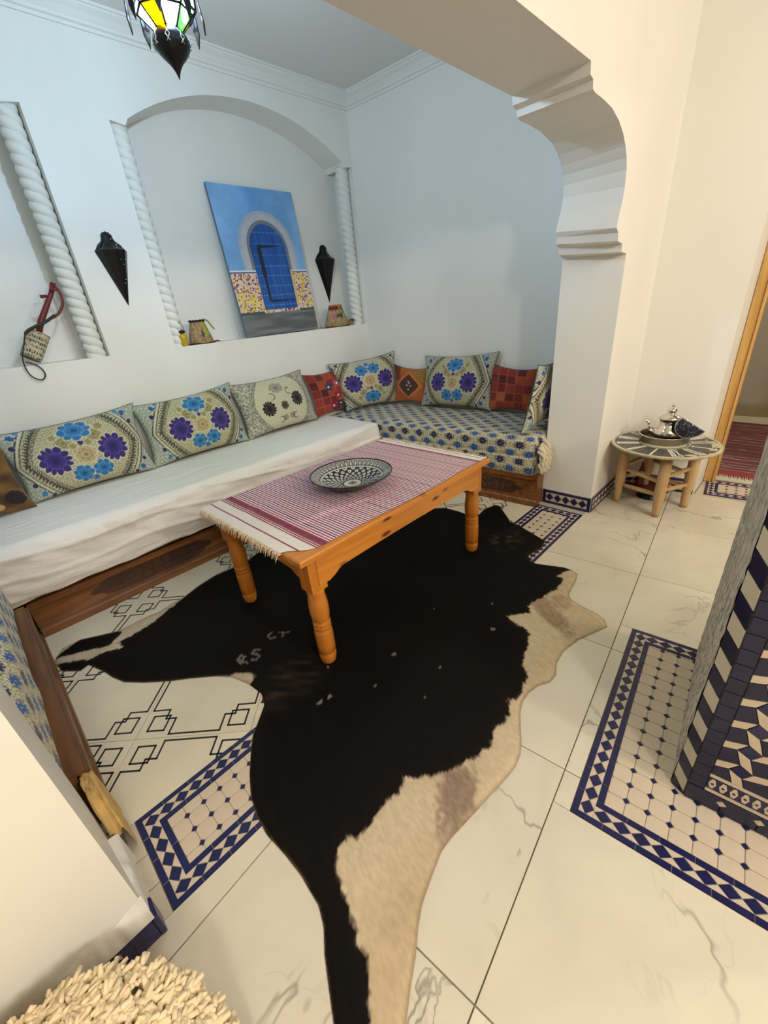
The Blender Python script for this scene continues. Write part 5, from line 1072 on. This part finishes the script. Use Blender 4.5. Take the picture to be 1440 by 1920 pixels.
lg = [Vector((2.890, .712, 0)), Vector((2.780, .455, 0)), Vector((3.012, .352, 0)), Vector((3.130, .612, 0))]
for p in lg:
    MB().tube([(p.x, p.y, 0), (p.x + .001, p.y, .035), (p.x, p.y + .001, .10), (p.x - .001, p.y, .13), (p.x, p.y, .25), (p.x, p.y, SZ - .014)], [.021, .022, .024, .030, .031, .030], 14).build('leg', LOG, st, so)
for k in range(4):
    a, b = lg[k], lg[(k + 1) % 4]; d = (b - a).normalized()
    for z in ((.235, .135) if k % 2 == 0 else (.265, .165)):
        o_ = .010 * math.sin(k * 2 + z * 30)
        MB().tube([a + d * .015 + Vector((0, 0, z + o_)), (a + b) / 2 + Vector((0, 0, z)), b - d * .015 + Vector((0, 0, z - o_))], [.012, .0145, .012], 10).build('stretcher', LOG, st, so)
# tray
TRX, TRY, TRZ = 2.995, .535, SZ + .0015
SIL = mat('polished_silver', (214, 208, 198), rough=.12, metal=1., bump=.0006, bscale=60); SILD = mat('engraved_dull_silver', (150, 144, 130), rough=.35, metal=1., bump=.002, bscale=160)
ty = thing('serving_tray', 'round silver gallery tray standing on the clock table', 'tray', (TRX, TRY, TRZ)); tyo = (TRX, TRY, TRZ); Mt = Matrix.Translation((TRX, TRY, TRZ))
MB().lathe([(0, .004), (.128, .004), (.132, .008)], Mt, 64).build('plate', SILD, ty, tyo)
MB().lathe([(.128, .0), (.134, .004), (.134, .036), (.138, .039), (.138, .042), (.133, .044), (.131, .040), (.131, .006)], Mt, 72, cap=False).build('gallery_rim', SILD, ty, tyo)
MB().lathe([(.135, .038), (.139, .0405), (.139, .0425), (.134, .0445), (.132, .042)], Mt, 72, cap=False).build('bright_bead', SIL, ty, tyo)
# teapot
PX, PY, PZ = 2.985, .520, TRZ + .0048
tpt = thing('teapot', 'silver moroccan style teapot with domed lid and curved spout on the tray', 'teapot', (PX, PY, PZ)); tpo = (PX, PY, PZ); Mp = Matrix.Translation((PX, PY, PZ)) @ Matrix.Diagonal((1.14, 1.14, 1, 1))
MB().lathe([(0, .002), (.050, .0), (.056, .004), (.066, .020), (.072, .040), (.069, .062), (.058, .082), (.048, .098), (.0455, .112), (.047, .124), (.052, .130), (.053, .134)], Mp, 48, cap=False).build('body', SIL, tpt, tpo)
MB().lathe([(.053, .134), (.054, .138), (.050, .144), (.040, .154), (.026, .162), (.018, .168), (.019, .174), (.024, .182), (.022, .192), (.012, .200), (.006, .206), (.009, .212), (.006, .220), (0, .226)], Mp, 40).build('lid', SIL, tpt, tpo)
sdv = Vector((-.28, .96, 0)).normalized()
P_ = lambda r, z: (PX + sdv.x * r, PY + sdv.y * r, PZ + z)
MB().tube(smooth_path([P_(.058, .035), P_(.078, .040), P_(.096, .062), P_(.104, .092), P_(.114, .112), P_(.132, .120)], 5), [.016] * 5 + [.014] * 5 + [.011] * 5 + [.008] * 5 + [.0065] * 6, 14).build('spout', SIL, tpt, tpo)
MB().tube(smooth_path([P_(-.045, .118), P_(-.075, .128), P_(-.102, .108), P_(-.106, .075), P_(-.085, .045), P_(-.062, .038)], 5), .0055, 10).build('handle', SIL, tpt, tpo)
# embroidered pot holder
def cosy():
    A_, B_ = Vector((2.935, .452, .588)), Vector((2.965, .334, .512)); Cc = Vector((2.925, .445, .482)); n1_, n2_ = 60, 40
    t = thing('pot_holder', 'navy embroidered fan-shaped pot holder with silver edge, beside the teapot', 'pot holder', tuple(Cc)); off = tuple(Cc)
    ctrl = [A_, Vector((2.915, .472, .560)), Vector((2.905, .470, .520)), Cc, Vector((2.93, .410, .472)), Vector((2.95, .365, .484)), B_]; rim = smooth_path(ctrl, 10); m_ = len(rim)
    top = [A_.lerp(B_, i / (m_ - 1)) for i in range(m_)]; nn = Vector((-.93, -.25, .25)).normalized(); P = []; Q = []; cols = []
    for i in range(m_):
        r1, r2 = [], []
        for j in range(n2_):
            s_ = j / (n2_ - 1); p = top[i].lerp(rim[i], s_); h = .020 * (math.sin(PI * min(1, max(0, i / (m_ - 1)))) * math.sin(PI * s_)) ** .6 if 0 < i < m_ - 1 and 0 < j < n2_ - 1 else 0
            r1.append(p + nn * h); r2.append(p - nn * h * .6)
        P.append(r1); Q.append(r2)
    P = np.array([[tuple(q) for q in r] for r in P]); Q = np.array([[tuple(q) for q in r] for r in Q])
    y, z = P[..., 1], P[..., 2]; s = scroll(y + .3, z, 95); cols = np.zeros(P.shape); cols[:] = (14, 16, 34); cols[s > .93] = (150, 152, 156); cols[s < .015] = (110, 112, 120)
    grid_obj('velvet_front', P, cols, CLOTH, t, off); grid_obj('velvet_back', Q[::-1], cols[::-1], CLOTH, t, off)
    MB().tube([tuple(p) for p in rim] + [tuple(p) for p in top[::-1]], .0035, 8).build('silver_piping', mat('silver_braid', (160, 160, 158), rough=.45, metal=.5), t, off)
cosy()
# dark red candle tray under the side table
ct = thing('candle_tray', 'dark red tray with two turned candle stands on the floor behind the side table', 'tray', (3.075, .565, 0)); cto = (3.075, .565, 0); CTM = Matrix.Translation((3.075, .565, 0)); DRED = mat('dark_red_lacquer', (92, 12, 18), rough=.35)
MB().lathe([(0, .062), (.108, .062), (.114, .068), (.116, .064), (.112, .056), (.0, .056)], CTM, 48).build('tray_top', DRED, ct, cto)
MB().lathe([(.02, .0), (.075, .0), (.075, .006), (.04, .030), (.045, .056)], CTM, 40).build('foot', BLACK, ct, cto)
for x, y in ((3.085, .64), (3.125, .51)):
    MB().lathe([(.024, .064), (.026, .075), (.021, .092), (.012, .112), (.009, .135), (.015, .150), (.017, .168), (.010, .190), (.006, .215), (.004, .235)], Matrix.Translation((x, y, 0)), 20).build('candle_stand', DRED, ct, cto)

# ================================================================ PASSAGE RUG
def rug():
    xs = np.linspace(3.71, 5.27, 300); ys = np.linspace(-.95, .435, 90); X, Y = np.meshgrid(xs, ys, indexing='ij'); X = X + .015 * np.sin(Y * 4) * np.clip((X - 3.7) / 1.5, 0, 1)
    Z = .0075 + .004 * vnoise(X * 7, Y * 1.5, 2); s = X - 3.71 + .008 * np.sin(Y * 9); cols = np.zeros(X.shape + (3,)); cols[:] = (96, 20, 32); cols[s < .11] = (148, 14, 28); r = np.random.default_rng(2)
    c = .12
    while c < 1.5:
        w_ = .007 + .007 * r.random(); cols[(s > c) & (s < c + w_)] = (176, 138, 128) if r.random() < .75 else (110, 70, 72)
        if r.random() < .4: m_ = (s > c + w_) & (s < c + w_ + .035) & (np.mod(Y * 6 + c * 9, 1) < .3); cols[m_] = (120, 80, 80)
        c += w_ + .045 + .055 * r.random()
    cols[s > 1.50] = (70, 14, 24)
    t = thing('striped_rug', 'dark red striped wool rug on the passage floor beyond the door', 'rug', (4.4, -.2, 0)); off = (4.4, -.2, 0)
    grid_obj('pile', np.stack([X, Y, Z], -1), cols, CLOTH, t, off)
    f = MB()
    for i in range(110): y = -.94 + 1.37 * i / 110; l = .02 + .03 * random.random(); f.tube([(3.712, y, .008), (3.712 - l, y + random.uniform(-.012, .012), .003)], [.003, .0015], 5)
    f.build('fringe', MATS['cream_cotton_fringe'], t, off)
rug()
# ================================================================ SHEEPSKIN POUF
def pouf():
    c = Vector((-.372, .440)); R = .285; H = .27; t = thing('sheepskin_pouf', 'fluffy cream sheepskin pouf in the lower left corner', 'pouf', (c.x, c.y, 0)); off = (c.x, c.y, 0)
    WOOL = mat('cream_sheep_wool', (244, 222, 180), rough=.95, var=.12, vscale=30, sheen=.3)
    MB().lathe([(R * .86, 0), (R * .96, .05), (R, H * .5), (R * .95, H * .8), (R * .75, H * .95), (R * .4, H), (0, H + .005)], Matrix.Translation((c.x, c.y, 0)), 48).build('cushion', WOOL, t, off)
    mb = MB(); r = random.Random(5)
    for i in range(7500):
        if r.random() < .72:
            q = math.sqrt(r.random()) * .97; a = r.uniform(0, 2 * PI); z = H + .004 - .10 * max(0, q - .55) ** 2 * 2.2; p = Vector((c.x + R * q * math.cos(a), c.y + R * q * math.sin(a), z - .006)); n = Vector((math.cos(a) * q * q * .9, math.sin(a) * q * q * .9, 1)).normalized()
        else:
            a = r.uniform(0, 2 * PI); z = r.uniform(.03, H * .9); p = Vector((c.x + R * .97 * math.cos(a), c.y + R * .97 * math.sin(a), z)); n = Vector((math.cos(a), math.sin(a), .35)).normalized()
        if p.y > YF - .05 and n.y > .3: continue
        lean = Vector((.30 + r.uniform(-.9, .9), -.35 + r.uniform(-.9, .9), r.uniform(-.3, .1))); l = r.uniform(.016, .030); d1 = (n + lean * .4).normalized(); d2 = (n * .5 + lean + Vector((0, 0, -.25))).normalized()
        p1 = p + d1 * l * .55; p2 = p1 + d2 * l * .6; w_ = r.uniform(.0040, .0062)
        if max(p1.y, p2.y) > YF - .016 or min(p.z, p2.z) < .004: continue
        mb.tube([p, p1, p2], [w_ * .8, w_, w_ * .72], 6)
    ob = mb.build('wool', WOOL, t, off); ob['kind'] = 'stuff'
pouf()
